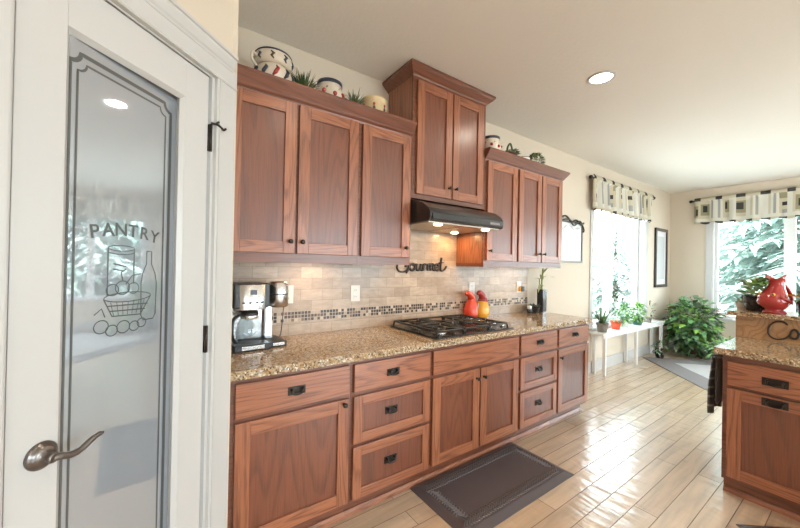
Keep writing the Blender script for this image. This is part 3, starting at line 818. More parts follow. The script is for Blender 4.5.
for k in range(5):
    b = MB(); b.lathe([(0.019, 0.010), (0.019, 0.016), (0.015, 0.030), (0.013, 0.032), (0.002, 0.032)], (0.773, -0.10 - k * 0.085, 0), 'chrome', 16); b.box(0.7715, 0.7745, -0.112 - k * 0.085, -0.088 - k * 0.085, 0.030, 0.036, 'black'); b.build('knob', r, 'chrome burner knob')

# ------------------------------------------------------------------ things on the counter
ZT = 0.9145
r = thing('coffee_maker', (0.395, -0.195, ZT), 'stainless and black drip coffee maker with a side hot-water unit', 'coffee maker', rz=0.08)
r.scale = (.94, .94, .97)
b = MB(); b.box(-0.095, 0.10, -0.125, 0.11, 0, 0.035, 'black_plastic', 0.006); b.box(-0.06, 0.065, -0.128, -0.118, 0.008, 0.030, 'chrome', 0.002); b.build('base', r)
b = MB(); b.box(-0.094, 0.099, 0.035, 0.11, 0.035, 0.236, 'steel', 0.005); b.build('rear_tank', r)
b = MB(); b.box(-0.097, -0.0, -0.10, 0.11, 0.235, 0.372, 'black_plastic', 0.008); b.box(0.0, 0.10, -0.098, 0.11, 0.235, 0.372, 'black_plastic', 0.008); hd = b.build('brew_head', r)
b = MB(); rings = []
for z in (0.226, 0.229, 0.364, 0.367):
    k = 0.0 if z in (0.243, 0.364) else 0.003
    rings.append([(0.092 * math.sin(a) * 1.03, -0.062 - 0.058 * math.cos(a) + k, z) for a in [PI * (-0.5 + q_ / 12) for q_ in range(13)]] + [(0.09, -0.03, z), (-0.09, -0.03, z)])
b.loops(rings, 'steel'); o = b.build('front_panel', hd, 'curved brushed steel front')
b = MB(); b.box(-0.018, 0.018, -0.1235, -0.117, 0.312, 0.338, 'navy'); b.build('display', hd, 'small dark display')
for kx in (-0.05, -0.018, 0.018, 0.05):
    b = MB(); b.box(kx - 0.008, kx + 0.008, -0.1225 + abs(kx) * .18, -0.112 + abs(kx) * .18, 0.262, 0.272, 'black_plastic'); b.build('button', hd)
b = MB(); b.lathe([(0.060, 0.037), (0.070, 0.050), (0.073, 0.09), (0.068, 0.13), (0.055, 0.165), (0.045, 0.178), (0.048, 0.19)], (0.0, -0.045, 0), 'carafe', 28, caps=False); cf = b.build('carafe', r, 'clear glass carafe')
b = MB(); b.lathe([(0.048, 0.19), (0.050, 0.20), (0.045, 0.215), (0.01, 0.22)], (0, -0.045, 0), 'black_plastic', 24); b.build('carafe_lid', cf)
b = MB(); b.lathe([(0.0495, 0.172), (0.0515, 0.180), (0.0515, 0.188), (0.0495, 0.192)], (0, -0.045, 0), 'chrome', 24, caps=False); b.build('carafe_band', cf)
b = MB(); b.tube(spline([(-0.045, -0.068, 0.195), (-0.082, -0.100, 0.195), (-0.108, -0.118, 0.17), (-0.112, -0.120, 0.10), (-0.095, -0.105, 0.06), (-0.078, -0.085, 0.05)]), 0.011, 'black_plastic', 8, flat=0.7); b.build('carafe_handle', cf)
b = MB(); b.box(0.104, 0.205, -0.105, 0.09, 0, 0.032, 'black_plastic', 0.006); b.box(0.120, 0.190, -0.108, -0.10, 0.008, 0.026, 'chrome', 0.002); b.build('side_base', r)
b = MB(); b.box(0.104, 0.150, 0.0, 0.09, 0.032, 0.25, 'chrome', 0.006); b.build('side_column', r, 'shiny side column')
b = MB(); b.lathe([(0.054, 0.225), (0.058, 0.229), (0.058, 0.372), (0.052, 0.378), (0.003, 0.378)], (0.182, -0.01, 0), 'steel', 28); b.lathe([(0.0587, 0.300), (0.0587, 0.306)], (0.182, -0.01, 0), 'black_plastic', 28, caps=False); b.build('water_tank', r, 'brushed steel cylinder')
b = MB(); b.tube(spline([(0.205, 0.06, 0.02), (0.235, 0.09, 0.03), (0.255, 0.115, 0.10), (0.262, 0.12, 0.17), (0.263, 0.108, 0.225)]), 0.0032, 'black_plastic', 6); b.build('power_cord', r)


def outlet(x, z, label, w=0.075, hh=0.118, plug=False):
    r = thing('wall_outlet', (x, -0.0105, z), label, 'outlet', 'outlets in the tiled backsplash')
    b = MB(); b.box(-w / 2, w / 2, -0.006, 0, -hh / 2, hh / 2, 'white_plastic', 0.002); b.build('cover_plate', r)
    for s in (-1, 1):
        b = MB(); b.box(-0.017, 0.017, -0.0085, -0.0055, s * 0.024 - 0.015, s * 0.024 + 0.015, 'white_plastic', 0.002)
        for q_ in (-1, 1): b.box(q_ * 0.006 - 0.001, q_ * 0.006 + 0.001, -0.009, -0.0083, s * 0.024 - 0.005, s * 0.024 + 0.005, 'black_plastic')
        b.build('receptacle', r)
    return r


outlet(0.672, 1.185, 'white wall outlet partly behind the coffee maker')
outlet(1.168, 1.178, 'white wall outlet in the tile midway between coffee maker and cooktop')
outlet(2.405, 1.185, 'white wall outlet in the tile above the two red fish jugs')
outlet(3.13, 1.185, 'white wall outlet with a dark plug, beside the black vase')
r = thing('night_light', (3.15, -0.020, 1.165), 'small dark plug-in night light with an amber side in the outlet near the vase', 'night light')
b = MB(); b.box(-0.022, 0.026, -0.035, 0.0, -0.028, 0.028, 'navy', 0.006); b.build('body', r)
b = MB(); b.box(-0.036, -0.0225, -0.028, 0.0, -0.026, 0.026, 'yellow', 0.004); b.build('lens', r, 'amber side')

# script word on the backsplash
r = thing('word_sign', (1.58, -0.012, 1.36), 'dark metal script word sign reading Gourmet on the backsplash below the range hood', 'sign')
b = MB()
def stroke(pts, rad=0.0075): b.tube(spline([(p[0], -0.009, p[1]) for p in pts], 5), rad, 'iron_tan', 6)
# capital G
stroke([(0.070, 0.060), (0.045, 0.078), (0.005, 0.070), (-0.035, 0.045), (-0.045, 0.010), (-0.020, -0.018), (0.030, -0.018), (0.065, 0.005), (0.070, 0.030), (0.045, 0.032), (0.035, 0.018)], 0.0075)
stroke([(0.070, 0.030), (0.062, -0.010), (0.045, -0.032)], 0.007)
# o
stroke([(0.105, 0.045), (0.085, 0.035), (0.080, 0.010), (0.100, -0.010), (0.125, 0.000), (0.132, 0.028), (0.115, 0.047), (0.102, 0.043), (0.115, 0.038), (0.145, 0.040)], 0.0092)
# u
stroke([(0.152, 0.048), (0.148, 0.010), (0.160, -0.008), (0.182, 0.000), (0.192, 0.020), (0.194, 0.048)], 0.0092); stroke([(0.194, 0.048), (0.193, 0.005), (0.206, -0.008), (0.218, 0.004)], 0.0092)
# r
stroke([(0.218, 0.004), (0.228, 0.048), (0.226, -0.010)], 0.0092); stroke([(0.228, 0.022), (0.238, 0.044), (0.254, 0.042)], 0.008)
# m
stroke([(0.272, 0.048), (0.270, -0.010)], 0.0092); stroke([(0.272, 0.025), (0.290, 0.047), (0.302, 0.038), (0.302, -0.010)], 0.0092); stroke([(0.302, 0.025), (0.320, 0.047), (0.334, 0.038), (0.334, 0.000), (0.348, -0.008)], 0.0092)
# e
stroke([(0.352, 0.018), (0.382, 0.026), (0.384, 0.042), (0.366, 0.048), (0.352, 0.028), (0.356, 0.002), (0.378, -0.008), (0.404, 0.008)], 0.0092)
# t with a long tail
stroke([(0.428, 0.105), (0.420, 0.050), (0.418, 0.005), (0.432, -0.010), (0.462, 0.000), (0.488, 0.030)], 0.0092); stroke([(0.395, 0.055), (0.420, 0.060), (0.450, 0.062)], 0.006)
b.build('lettering', r)


def fish_jug(loc, s, body, label, belly=None, rz=0.0, group=None, wr=0.86):
    """standing glazed fish pitcher: flared foot, round belly, neck rising to an open forked mouth, tail curled behind as the handle"""
    r = thing('fish_jug', loc, label, 'pitcher', group, rz)
    b = MB(); rings = []; n = 28
    #        z,  r,  centre shift x
    prof = [(0.0, .078, 0), (.006, .080, 0), (.014, .070, 0), (.024, .058, 0), (.034, .072, -.004), (.055, .094, -.012), (.085, .104, -.018), (.12, .096, -.014), (.15, .078, -.004),
            (.18, .060, .008), (.205, .052, .014), (.225, .052, .014), (.245, .058, .010)]
    for z, rr_, sx in prof: rings.append([((sx + rr_ * wr * math.cos(2 * PI * k / n)) * s, rr_ * wr * math.sin(2 * PI * k / n) * s, z * s) for k in range(n)])
    top = []
    for k in range(n):
        a = 2 * PI * k / n; c_ = abs(math.cos(a)); top.append(((.010 + .048 * math.cos(a)) * s, .062 * math.sin(a) * s, (.248 + .036 * abs(math.sin(a)) ** 4) * s))
    rings.append(top)
    inn = [((.010 + .038 * math.cos(2 * PI * k / n)) * s, .050 * math.sin(2 * PI * k / n) * s, (.243 + .022 * abs(math.sin(2 * PI * k / n)) ** 4) * s) for k in range(n)]
    rings.append(inn); rings.append([((.012 + .036 * math.cos(2 * PI * k / n)) * s, .028 * math.sin(2 * PI * k / n) * s, .20 * s) for k in range(n)])
    b.loops(rings, body, True, True); bo = b.build('body', r)
    b = MB(); b.tube([Vector(p) * s for p in spline([(.060, .0, .075), (.105, 0, .07), (.128, 0, .11), (.112, 0, .16), (.085, 0, .195), (.062, 0, .215)])], [x * s for x in [.024] * 6 + [.020] * 6 + [.016] * 6 + [.014] * 6 + [.012] * 6 + [.010]], body, 10, flat=0.7); b.build('tail_handle', r)
    for sy in (-1, 1):
        b = MB(); b.tube([Vector((x * s, sy * y * s, z * s)) for x, y, z in ((-.05, .070, .12), (-.02, .084, .105), (.015, .088, .085), (.04, .078, .07))], [.008 * s, .013 * s, .012 * s, .004 * s], body, 8); b.build('side_fin', r)
        b = MB(); b.ell((-.066 * s, sy * .044 * s, .135 * s), .012 * s, .012 * s, .013 * s, 'yellow', 12, 8); ey = b.build('eye', r, 'yellow eye with a dark pupil')
        b = MB(); b.ell((-.0735 * s, sy * .049 * s, .136 * s), .006 * s, .006 * s, .006 * s, 'black', 8, 6); b.build('pupil', ey)
    return r


gj = 'small red fish jugs behind the cooktop'
def gourd_jug(loc, s, label, lower, sway, rz=0.0):
    """gourd-shaped glazed jug: round base, tapering neck that hooks over to one side and ends in a spout"""
    r = thing('gourd_jug', loc, label, 'jug', 'small red gourd-shaped jugs behind the cooktop', rz)
    pts = spline([(0, 0, .004), (0, 0, .012), (0, 0, .045), (0, 0, .085), (.006 * sway, 0, .125), (.012 * sway, 0, .165), (.010 * sway, 0, .200), (-.022, 0, .232), (-.066, 0, .250), (-.100, 0, .238)], 5)
    key = [.046, .058, .071, .070, .060, .048, .038, .031, .024, .011]; n = len(pts)
    rad = []
    for k in range(n):
        f = k / (n - 1) * (len(key) - 1); i0 = min(int(f), len(key) - 2); rad.append((key[i0] + (key[i0 + 1] - key[i0]) * (f - i0)) * s)
    cut = 0 if lower is None else int(n * .50)
    pts = [Vector(p) * s for p in pts]
    b = MB(); b.tube(pts[cut:], rad[cut:], 'red_bright' if lower is None else 'red', 22); bo = b.build('body' if lower is None else 'neck', r, None if lower is None else 'dark red hooked neck')
    if lower:
        b = MB(); b.tube(pts[:cut + 2], [x * 1.03 for x in rad[:cut + 1]] + [rad[cut + 1]], lower, 22); b.build('body', r, 'yellow round lower body')
    b = MB(); b.ell((-.055 * s, -.016 * s, .246 * s), .008 * s, .006 * s, .008 * s, 'black', 8, 6); b.build('spout_hole', bo)
    if lower is None:
        b = MB(); b.box(.050 * s, .058 * s, -.055 * s, -.040 * s, .10 * s, .15 * s, 'candle', .002); b.build('label_tag', bo, 'small white tag')
    return r


gourd_jug((2.322, -0.083, ZT), 0.95, 'bright red gourd-shaped jug with a hooked neck, behind the cooktop', None, 1.0, 0.25)
gourd_jug((2.472, -0.083, ZT), 0.95, 'yellow-bodied gourd-shaped jug with a dark red hooked neck, behind the cooktop', 'yellow', 1.0, 0.25)


def pot(b, c, r0, r1, hh, m, rim=0.006, seg=24, soil=True):
    b.lathe([(r0, 0), (r0 + (r1 - r0) * .5, hh * .5), (r1, hh - rim), (r1 + rim, hh - rim), (r1 + rim, hh), (r1 - .004, hh), (r1 - .008, hh - .02), (0.002, hh - .02)], c, m, seg)


r = thing('flower_vase', (3.425, -0.10, ZT), 'tall square black vase with a bamboo stem at the counter end', 'vase')
b = MB(); b.box(-0.034, 0.034, -0.034, 0.034, 0, 0.012, 'dark_pot'); b.prism([(-.034, .012), (.034, .012), (.038, .245), (-.038, .245)], 'y', -0.036, 0.036, 'dark_pot'); b.build('body', r)
b = MB(); b.tube(spline([(0.0, 0, 0.22), (-.006, 0, .32), (.006, 0, .40), (.01, .0, .47)]), [.009] * 18 + [.008], 'bamboo', 8)
b.tube(spline([(-0.012, .01, 0.22), (-.035, .01, .30), (-.05, .0, .36)]), .006, 'bamboo', 8); b.build('stem', r)
b = MB()
for base, d, L in (((.0, 0, .38), (1, -.3, .35), .17), ((.006, 0, .42), (.7, -.2, .9), .15), ((.0, 0, .36), (-.8, -.3, .7), .16), ((-.05, 0, .36), (-.8, -.2, .3), .13), ((-.03, 0, .30), (-.7, -.3, -.2), .13), ((.01, 0, .46), (.3, -.2, 1), .10), ((-.02, 0, .28), (-.4, -.5, .3), .12), ((0, 0, .34), (.3, -.6, .3), .12)):
    b.blade(base, d, L * 1.1, .034, 'leaf_pale' if random.random() < .5 else 'leaf_lime', .35)
b.build('leaves', r)
r = thing('herb_pot', (3.27, -0.11, ZT), 'low dark bowl of dark succulents beside the black vase', 'plant pot')
b = MB(); pot(b, (0, 0, 0), .045, .06, .07, 'dark_pot'); b.build('bowl', r)
b = MB()
for k in range(60):
    a = random.uniform(0, 2 * PI); q_ = random.uniform(0, .045); b.leaf((q_ * math.cos(a), q_ * math.sin(a), .06), (math.cos(a), math.sin(a), random.uniform(.3, 1.6)), random.uniform(.03, .06), .018, random.choice(['leaf_dark', 'leaf_dark', 'bark']))
b.build('foliage', r)
r = thing('candle_holder', (3.17, -0.12, ZT), 'small white candle in a dark cup left of the dark bowl', 'candle')
b = MB(); b.lathe([(.022, 0), (.028, .02), (.030, .045), (.027, .045), (.025, .03), (.002, .03)], (0, 0, 0), 'dark_pot', 18); b.build('cup', r)
b = MB(); b.lathe([(.022, .031), (.022, .075), (.018, .078), (.002, .078)], (0, 0, 0), 'candle', 18); b.build('candle', r)

# ------------------------------------------------------------------ pottery and greenery on top of the wall cabinets
ZP = 2.3865
def crock(loc, label, kind, group):
    r = thing('pottery_crock', loc, label, 'crock', group)
    if kind == 'lidded':
        b = MB(); b.lathe([(.085, 0), (.103, .02), (.110, .050), (.102, .085), (.088, .105), (.084, .112)], (0, 0, 0), 'cream', 32)
        for k in range(11):
            a = 2 * PI * k / 11; pts = [(1.012 * rr_ * math.cos(a + da), 1.012 * rr_ * math.sin(a + da), z) for rr_, da, z in ((.107, -.12, .030), (.111, .02, .050), (.106, .14, .075), (.098, .06, .092))]
            b.tube(pts, [.004, .011, .010, .003], 'navy' if k % 4 else 'red', 6)
        b.build('body', r)
        b = MB(); b.lathe([(.090, .113), (.101, .120), (.105, .150), (.100, .176), (.086, .192), (.050, .204), (.016, .208)], (0, 0, 0), 'cream', 32)
        b.lathe([(.1005, .176), (.1035, .180), (.098, .188), (.092, .189)], (0, 0, 0), 'navy', 32, caps=False)
        for k in range(9):
            a = 2 * PI * k / 9 + .2; pts = [(1.012 * rr_ * math.cos(a + da), 1.012 * rr_ * math.sin(a + da), z) for rr_, da, z in ((.101, .10, .125), (.104, -.02, .138), (.105, .10, .152), (.103, -.05, .164))]
            b.tube(pts, [.003, .008, .008, .003], 'navy' if k % 3 else 'bark', 6)
        ld = b.build('lid', r)
        b = MB(); b.lathe([(.012, .206), (.010, .214), (.018, .220), (.018, .227), (.006, .233)], (0, 0, 0), 'navy', 16); b.build('lid_knob', ld)
        for s in (-1, 1):
            b = MB(); b.tube(spline([(s * .094, -.035, .145), (s * .122, -.045, .150), (s * .124, -.045, .115), (s * .098, -.035, .085)]), .008, 'cream', 8); b.build('handle', r)
    elif kind == 'blue_rim':
        b = MB(); b.lathe([(.065, 0), (.085, .03), (.088, .06), (.080, .10), (.072, .115), (.078, .150), (.072, .150), (.066, .12), (.003, .11)], (0, 0, 0), 'cream', 30)
        b.lathe([(.0765, .128), (.079, .136), (.0795, .1505), (.072, .151)], (0, 0, 0), 'navy', 30, caps=False)
        for k in range(8):
            a = 2 * PI * k / 8; b.ell((.086 * math.cos(a), .086 * math.sin(a), .058 + .012 * (k % 2)), .014, .014, .014, 'red', 10, 6)
            b.leaf((.088 * math.cos(a + .2), .088 * math.sin(a + .2), .082), (math.cos(a + .5), math.sin(a + .5), .3), .03, .014, 'leaf_dark')
        b.build('body', r)
    else:
        b = MB(); b.lathe([(.078, 0), (.086, .01), (.088, .09), (.084, .115), (.090, .125), (.090, .140), (.083, .140), (.080, .10), (.003, .09)], (0, 0, 0), 'tan', 30)
        for k in range(7):
            a = 2 * PI * k / 7 - .3; b.ell((.0865 * math.cos(a), .0865 * math.sin(a), .05), .010, .010, .022, 'bark', 8, 6); b.ell((.0868 * math.cos(a), .0868 * math.sin(a), .082), .009, .009, .010, 'red', 8, 6)
        b.build('body', r)
    return r


gc = 'pottery crocks on top of the wall cabinets'
crock((0.500, -0.225, ZP), 'lidded cream crock with dark painted swirls on the cabinets at far left', 'lidded', gc)
crock((0.850, -0.215, ZP), 'cream crock with navy rim and red fruit on the left cabinets', 'blue_rim', gc)
crock((1.18, -0.215, ZP), 'plain cream crock beside the tall raised cabinet', 'plain', gc)
crock((2.37, -0.24, ZP), 'navy rimmed crock on the right cabinets, against the tall cabinet', 'blue_rim', gc)


def tuft(loc, label, n, L, mats, group, wide=.045, name='grass_tuft'):
    r = thing(name, loc, label, 'plant', group)
    b = MB(); pot(b, (0, 0, 0), .035, .045, .05, 'bark'); b.build('pot', r)
    b = MB()
    for k in range(n):
        a = random.uniform(0, 2 * PI); q_ = random.uniform(0, .035); b.blade((q_ * math.cos(a), q_ * math.sin(a), .035), (math.cos(a) * random.uniform(.2, 1.3), math.sin(a) * random.uniform(.2, 1.3), 1), random.uniform(.6, 1) * L, .007, random.choice(mats), random.uniform(.1, .5), 4)
    b.build('foliage', r); return r


tuft((0.672, -0.235, ZP), 'dark green grass tuft between the lidded crock and the navy-rimmed crock', 130, .15, ['grassy', 'leaf_dark'], 'grass tufts on the cabinets')
tuft((1.012, -0.235, ZP), 'dry olive grass tuft between the navy-rimmed and plain crocks', 120, .13, ['grassy', 'leaf_grey'], 'grass tufts on the cabinets')
r = thing('leafy_basket', (2.60, -0.24, ZP), 'trailing leafy plant with a looped handle on the right cabinets', 'plant')
b = MB(); pot(b, (0, 0, 0), .06, .085, .05, 'bark'); b.build('basket', r)
b = MB(); b.tube(spline([(.06, 0, .03), (.075, 0, .10), (.045, 0, .165), (.005, 0, .12), (.0, 0, .05)]), .009, 'leaf_dark', 8); b.build('handle', r)
b = MB()
for k in range(70):
    a = random.uniform(0, 2 * PI); q_ = random.uniform(0, .07); b.leaf((q_ * math.cos(a), q_ * math.sin(a), .045), (math.cos(a), math.sin(a), random.uniform(.1, 1.0)), random.uniform(.04, .09), .03, random.choice(['leaf_grey', 'leaf_dark', 'leaf_pale']))
b.build('foliage', r)
r = thing('serving_bowl', (2.81, -0.26, ZP), 'small white bowl with a brown rim on the right cabinets', 'bowl')
b = MB(); b.lathe([(.03, 0), (.05, .015), (.068, .05), (.064, .05), (.045, .018), (.002, .012)], (0, 0, 0), 'candle', 24); b.build('body', r)
b = MB(); b.lathe([(.0675, .0485), (.070, .052), (.066, .055), (.0635, .052)], (0, 0, 0), 'bark', 24, caps=False); b.build('rim', r)
r = thing('moss_ball', (3.08, -0.22, ZP + .012), 'round bushy moss ball on the farthest right cabinet', 'plant')
b = MB(); b.lathe([(.03, -.012), (.04, .03), (.035, .03), (.002, .025)], (0, 0, 0), 'bark', 16); b.build('pot', r)
b = MB()
for k in range(420):
    v_ = Vector((random.gauss(0, 1), random.gauss(0, 1), random.gauss(0, 1))).normalized(); b.leaf(Vector((0, 0, .075)) + v_ * Vector((.075, .075, .055)).length * .48, v_ + Vector((random.uniform(-.6, .6), random.uniform(-.6, .6), random.uniform(-.3, .6))), random.uniform(.03, .05), .014, random.choice(['grassy', 'leaf_dark', 'leaf_grey', 'leaf_pale']), .2)
b.build('foliage', r)

# ------------------------------------------------------------------ pictures
r = thing('wall_picture', (4.16, -0.002, 1.47), 'white floral picture in a thin silver frame just right of the wall cabinets', 'picture', 'pictures on the kitchen wall')
b = MB(); W_, H_ = .29, .515
for a in ((-W_, -W_ + .022, 0, H_), (W_ - .022, W_, 0, H_), (-W_ + .022, W_ - .022, 0, .022), (-W_ + .022, W_ - .022, H_ - .022, H_)): b.box(a[0], a[1], -.022, 0, a[2], a[3], 'pewter', .002)
b.build('frame', r)
b = MB(); b.box(-W_ + .021, W_ - .021, -.010, -.002, .021, H_ - .021, 'paper'); pc = b.build('print', r)
b = MB()
for (x, z), (dx, dz), L in (((-.2, .40), (1, .5), .16), ((-.05, .47), (1, -.4), .18), ((-.22, .44), (.8, -.7), .2), ((.1, .43), (1, .1), .14), ((-.2, .22), (.6, -.5), .14), ((-.05, .12), (.9, .35), .16), ((.12, .2), (.2, -1), .13), ((-.2, .1), (1, .1), .15)):
    i = b.mi('art_grey'); p = Vector((x, -.0104, z)); d_ = Vector((dx, 0, dz)).normalized(); s_ = Vector((-d_.z, 0, d_.x))
    vs = [b.bm.verts.new(q_) for q_ in (p, p + d_ * L * .5 + s_ * .016, p + d_ * L, p + d_ * L * .5 - s_ * .016)]; b.face(vs, i)
b.build('printed_leaves', pc, 'pale grey leaf print')
b = MB()
b.tube(spline([(-.29, -.03, H_ + .01), (-.16, -.035, H_ + .05), (-.02, -.035, H_ - .01), (.10, -.03, H_ + .02), (.22, -.035, H_ - .03), (.285, -.03, H_ + .0)]), .012, 'iron_tan', 6)
b.tube(spline([(-.28, -.03, H_ - .02), (-.10, -.035, H_ + .015), (.05, -.03, H_ - .05), (.18, -.035, H_ + .015), (.29, -.03, H_ - .08), (.285, -.03, H_ - .12)]), .009, 'iron_tan', 6)
b.build('branch_ornament', r, 'dark twisted twigs along the top of the frame')
r = thing('wall_picture', (7.19, -0.002, 1.10), 'tall narrow picture in a dark frame between the window and the room corner', 'picture', 'pictures on the kitchen wall')
b = MB(); W_, H_ = .275, 1.03
for a in ((-W_, -W_ + .05, 0, H_), (W_ - .05, W_, 0, H_), (-W_ + .05, W_ - .05, 0, .05), (-W_ + .05, W_ - .05, H_ - .05, H_)): b.box(a[0], a[1], -.03, 0, a[2], a[3], 'black', .003)
b.build('frame', r)
b = MB(); b.box(-W_ + .049, W_ - .049, -.012, -.002, .049, H_ - .049, 'paper'); pc = b.build('print', r)
b = MB(); b.box(-W_ + .12, W_ - .12, -.0128, -.012, .14, H_ - .14, 'art_grey'); b.build('print_image', pc, 'pale grey image')

# ------------------------------------------------------------------ curtain valances
M['fab_cream'] = mat('valance_cream', (0.56, 0.50, 0.38), 0.9)
M['fab_white'] = mat('valance_white', (0.66, 0.64, 0.57), 0.9)
M['fab_dark'] = mat('valance_charcoal', (0.045, 0.043, 0.04), 0.9)
M['fab_olive'] = mat('valance_olive', (0.30, 0.27, 0.17), 0.9)
M['fab_grey'] = mat('valance_grey', (0.33, 0.33, 0.32), 0.9)


def valance(name, p0, p1, z0, z1, label, nrm, waves, seed):
    """gathered patchwork valance on a rod from p0 to p1 (xy), hanging z1..z0; nrm points into the room"""
    rd = random.Random(seed); r = thing(name, (p0[0], p0[1], z0), label, 'curtain', 'patchwork window valances')
    d_ = Vector((p1[0] - p0[0], p1[1] - p0[1])); L = d_.length; d_.normalize(); nx, ny = nrm
    H = z1 - z0; cols, rows = waves * 8, 16; b = MB()
    cell = {}
    widths = [0]
    while widths[-1] < L: widths.append(widths[-1] + rd.uniform(.06, .125))
    kinds = [rd.choice('AABCDD') for _ in widths]
    def mtl(s, f):
        k = max(i for i, w_ in enumerate(widths) if w_ <= s + 1e-6); u = (s - widths[k]) / ((widths[k + 1] - widths[k]) if k + 1 < len(widths) else .1); t_ = kinds[k]; q_ = (k * 7 % 5) / 5 * .3
        if f > .9: return 'fab_dark' if (k % 3 == 0) else 'fab_cream'
        if f < .07: return 'fab_dark' if k % 2 else 'fab_cream'
        if f < .16: return 'fab_white'
        if t_ == 'A':
            if .2 < u < .75 and .30 + q_ < f < .58 + q_: return 'fab_dark'
            return 'fab_olive' if .1 < u < .9 and .22 + q_ < f < .66 + q_ else 'fab_cream'
        if t_ == 'B': return 'fab_grey' if .3 < u < .6 else 'fab_white'
        if t_ == 'C': return 'fab_white' if u < .8 else 'fab_cream'
        if .2 < u < .85 and .34 + q_ < f < .46 + q_: return 'fab_dark'
        if .2 < u < .85 and .20 < f < .30 + q_ * .3: return 'fab_grey'
        if f > .70: return 'fab_olive' if k % 2 else 'fab_cream'
        return 'fab_cream'
    grid = []
    for i in range(cols + 1):
        s = L * i / cols; colm = []
        for j in range(rows + 1):
            f = j / rows; amp = .014 + .036 * (1 - f); off = amp * math.sin(2 * PI * waves * i / cols + .6 * math.sin(i * .7)) + .045
            if f > .82: off = .045 + (.020 if f < .96 else .012) * (1 if f < .99 else .3) + .006 * math.sin(2 * PI * waves * i / cols * 2)
            zz = H * f + (.012 * math.sin(i * .9) if j == 0 else 0)
            colm.append(b.bm.verts.new((d_.x * s + nx * off, d_.y * s + ny * off, zz)))
        grid.append(colm)
    for i in range(cols):
        for j in range(rows):
            b.face((grid[i][j], grid[i + 1][j], grid[i + 1][j + 1], grid[i][j + 1]), b.mi(mtl(L * (i + .5) / cols, (j + .5) / rows)), True)
    o = b.build('fabric', r); so = o.modifiers.new('thickness', 'SOLIDIFY'); so.thickness = .003
    b = MB(); zr = H * .90
    a0, a1 = Vector((nx * .045, ny * .045)) - d_ * .05, Vector((nx * .045, ny * .045)) + d_ * (L + .05)
    b.tube([(a0.x, a0.y, zr), (a1.x, a1.y, zr)], .010, 'iron_tan', 10)
    ro = b.build('rod', r)
    for p in (a0, a1):
        b = MB(); b.ell((p.x, p.y, zr), .026, .026, .026, 'iron_tan', 14, 10); b.build('finial', ro)
    b = MB()
    for s in (.02, L - .02):
        q_ = d_ * s; b.tube([(q_.x - nx * .0, q_.y - ny * .0, zr), (q_.x + nx * .045, q_.y + ny * .045, zr)], .006, 'iron_tan', 6)
        b.lathe([(.018, 0), (.018, .004)], (q_.x, q_.y, zr), 'iron_tan', 10)
    b.build('bracket', ro)
    return r


valance('curtain_valance', (4.60, -0.018), (6.62, -0.018), 2.185, 2.64, 'patchwork rod-pocket valance over the window beside the kitchen cabinets', (0, -1), 11, 3)
valance('curtain_valance', (XB - 0.018, -0.36), (XB - 0.018, -6.1), 2.215, 2.66, 'patchwork rod-pocket valance over the wide far window behind the island', (-1, 0), 26, 8)

# ------------------------------------------------------------------ plant bench and plants by the window
r = thing('plant_bench', (4.72, -0.11, 0), 'long narrow white bench with plants under the kitchen window', 'bench')
b = MB(); b.box(-0.06, 2.10, -0.085, 0.088, 0.535, 0.560, 'bench', .003); b.build('seat', r)
for lx_ in (0.03, 1.02, 2.0):
    for ly_ in (-0.065, 0.065):
        b = MB(); b.prism([(lx_ - .018, 0), (lx_ + .018, 0), (lx_ + .024, .535), (lx_ - .024, .535)], 'y', ly_ - .018, ly_ + .018, 'bench'); b.build('leg', r)
b = MB()
for ly_ in (-0.07, 0.07): b.box(-0.03, 2.07, ly_ - .009, ly_ + .009, .49, .535, 'bench')
b.build('apron', r)
ZB = 0.5605


def bush(b, c, rx, ry, rz, n, L, w, mats, up=.4, droop=.4, inner=.35):
    for k in range(n):
        v_ = Vector((random.gauss(0, 1), random.gauss(0, 1), random.gauss(0, 1))).normalized(); f = inner + (1 - inner) * random.random() ** .5
        p = Vector((c[0] + v_.x * rx * f, c[1] + v_.y * ry * f, c[2] + v_.z * rz * f))
        b.leaf(p, (v_.x + random.uniform(-.6, .6), v_.y + random.uniform(-.6, .6), v_.z * .6 + random.uniform(-.3, .5) + up * .3), L * random.uniform(.6, 1.2), w * random.uniform(.7, 1.2), random.choice(mats), droop)


def potted(loc, label, potspec, fol, name='potted_plant', group='potted plants on the white bench'):
    r = thing(name, loc, label, 'potted plant', group)
    b = MB(); pot(b, (0, 0, 0), *potspec); po = b.build('pot', r)
    b = MB(); b.lathe([(potspec[1] - .012, potspec[2] - .022), (potspec[1] - .012, potspec[2] - .014), (.002, potspec[2] - .012)], (0, 0, 0), 'soil', 18); b.build('soil', po)
    b = MB(); fol(b, potspec[2]); b.build('foliage', r); return r


def f_aloe(b, h):
    for k in range(22):
        a = 2.4 * k; b.blade((.02 * math.cos(a), .02 * math.sin(a), h - .02), (math.cos(a) * .9, math.sin(a) * .3 - .15, random.uniform(.5, 1.3)), random.uniform(.28, .48), .026, random.choice(['leaf_grey', 'leaf_dark', 'leaf']), random.uniform(.2, .6), 6)
def f_small(n, L, w, mats, rx=.09, rz=.09):
    def f(b, h): bush(b, (0, -.01, h + rz * .7), rx, min(rx * .8, .06), rz, n, L, w, mats)
    return f


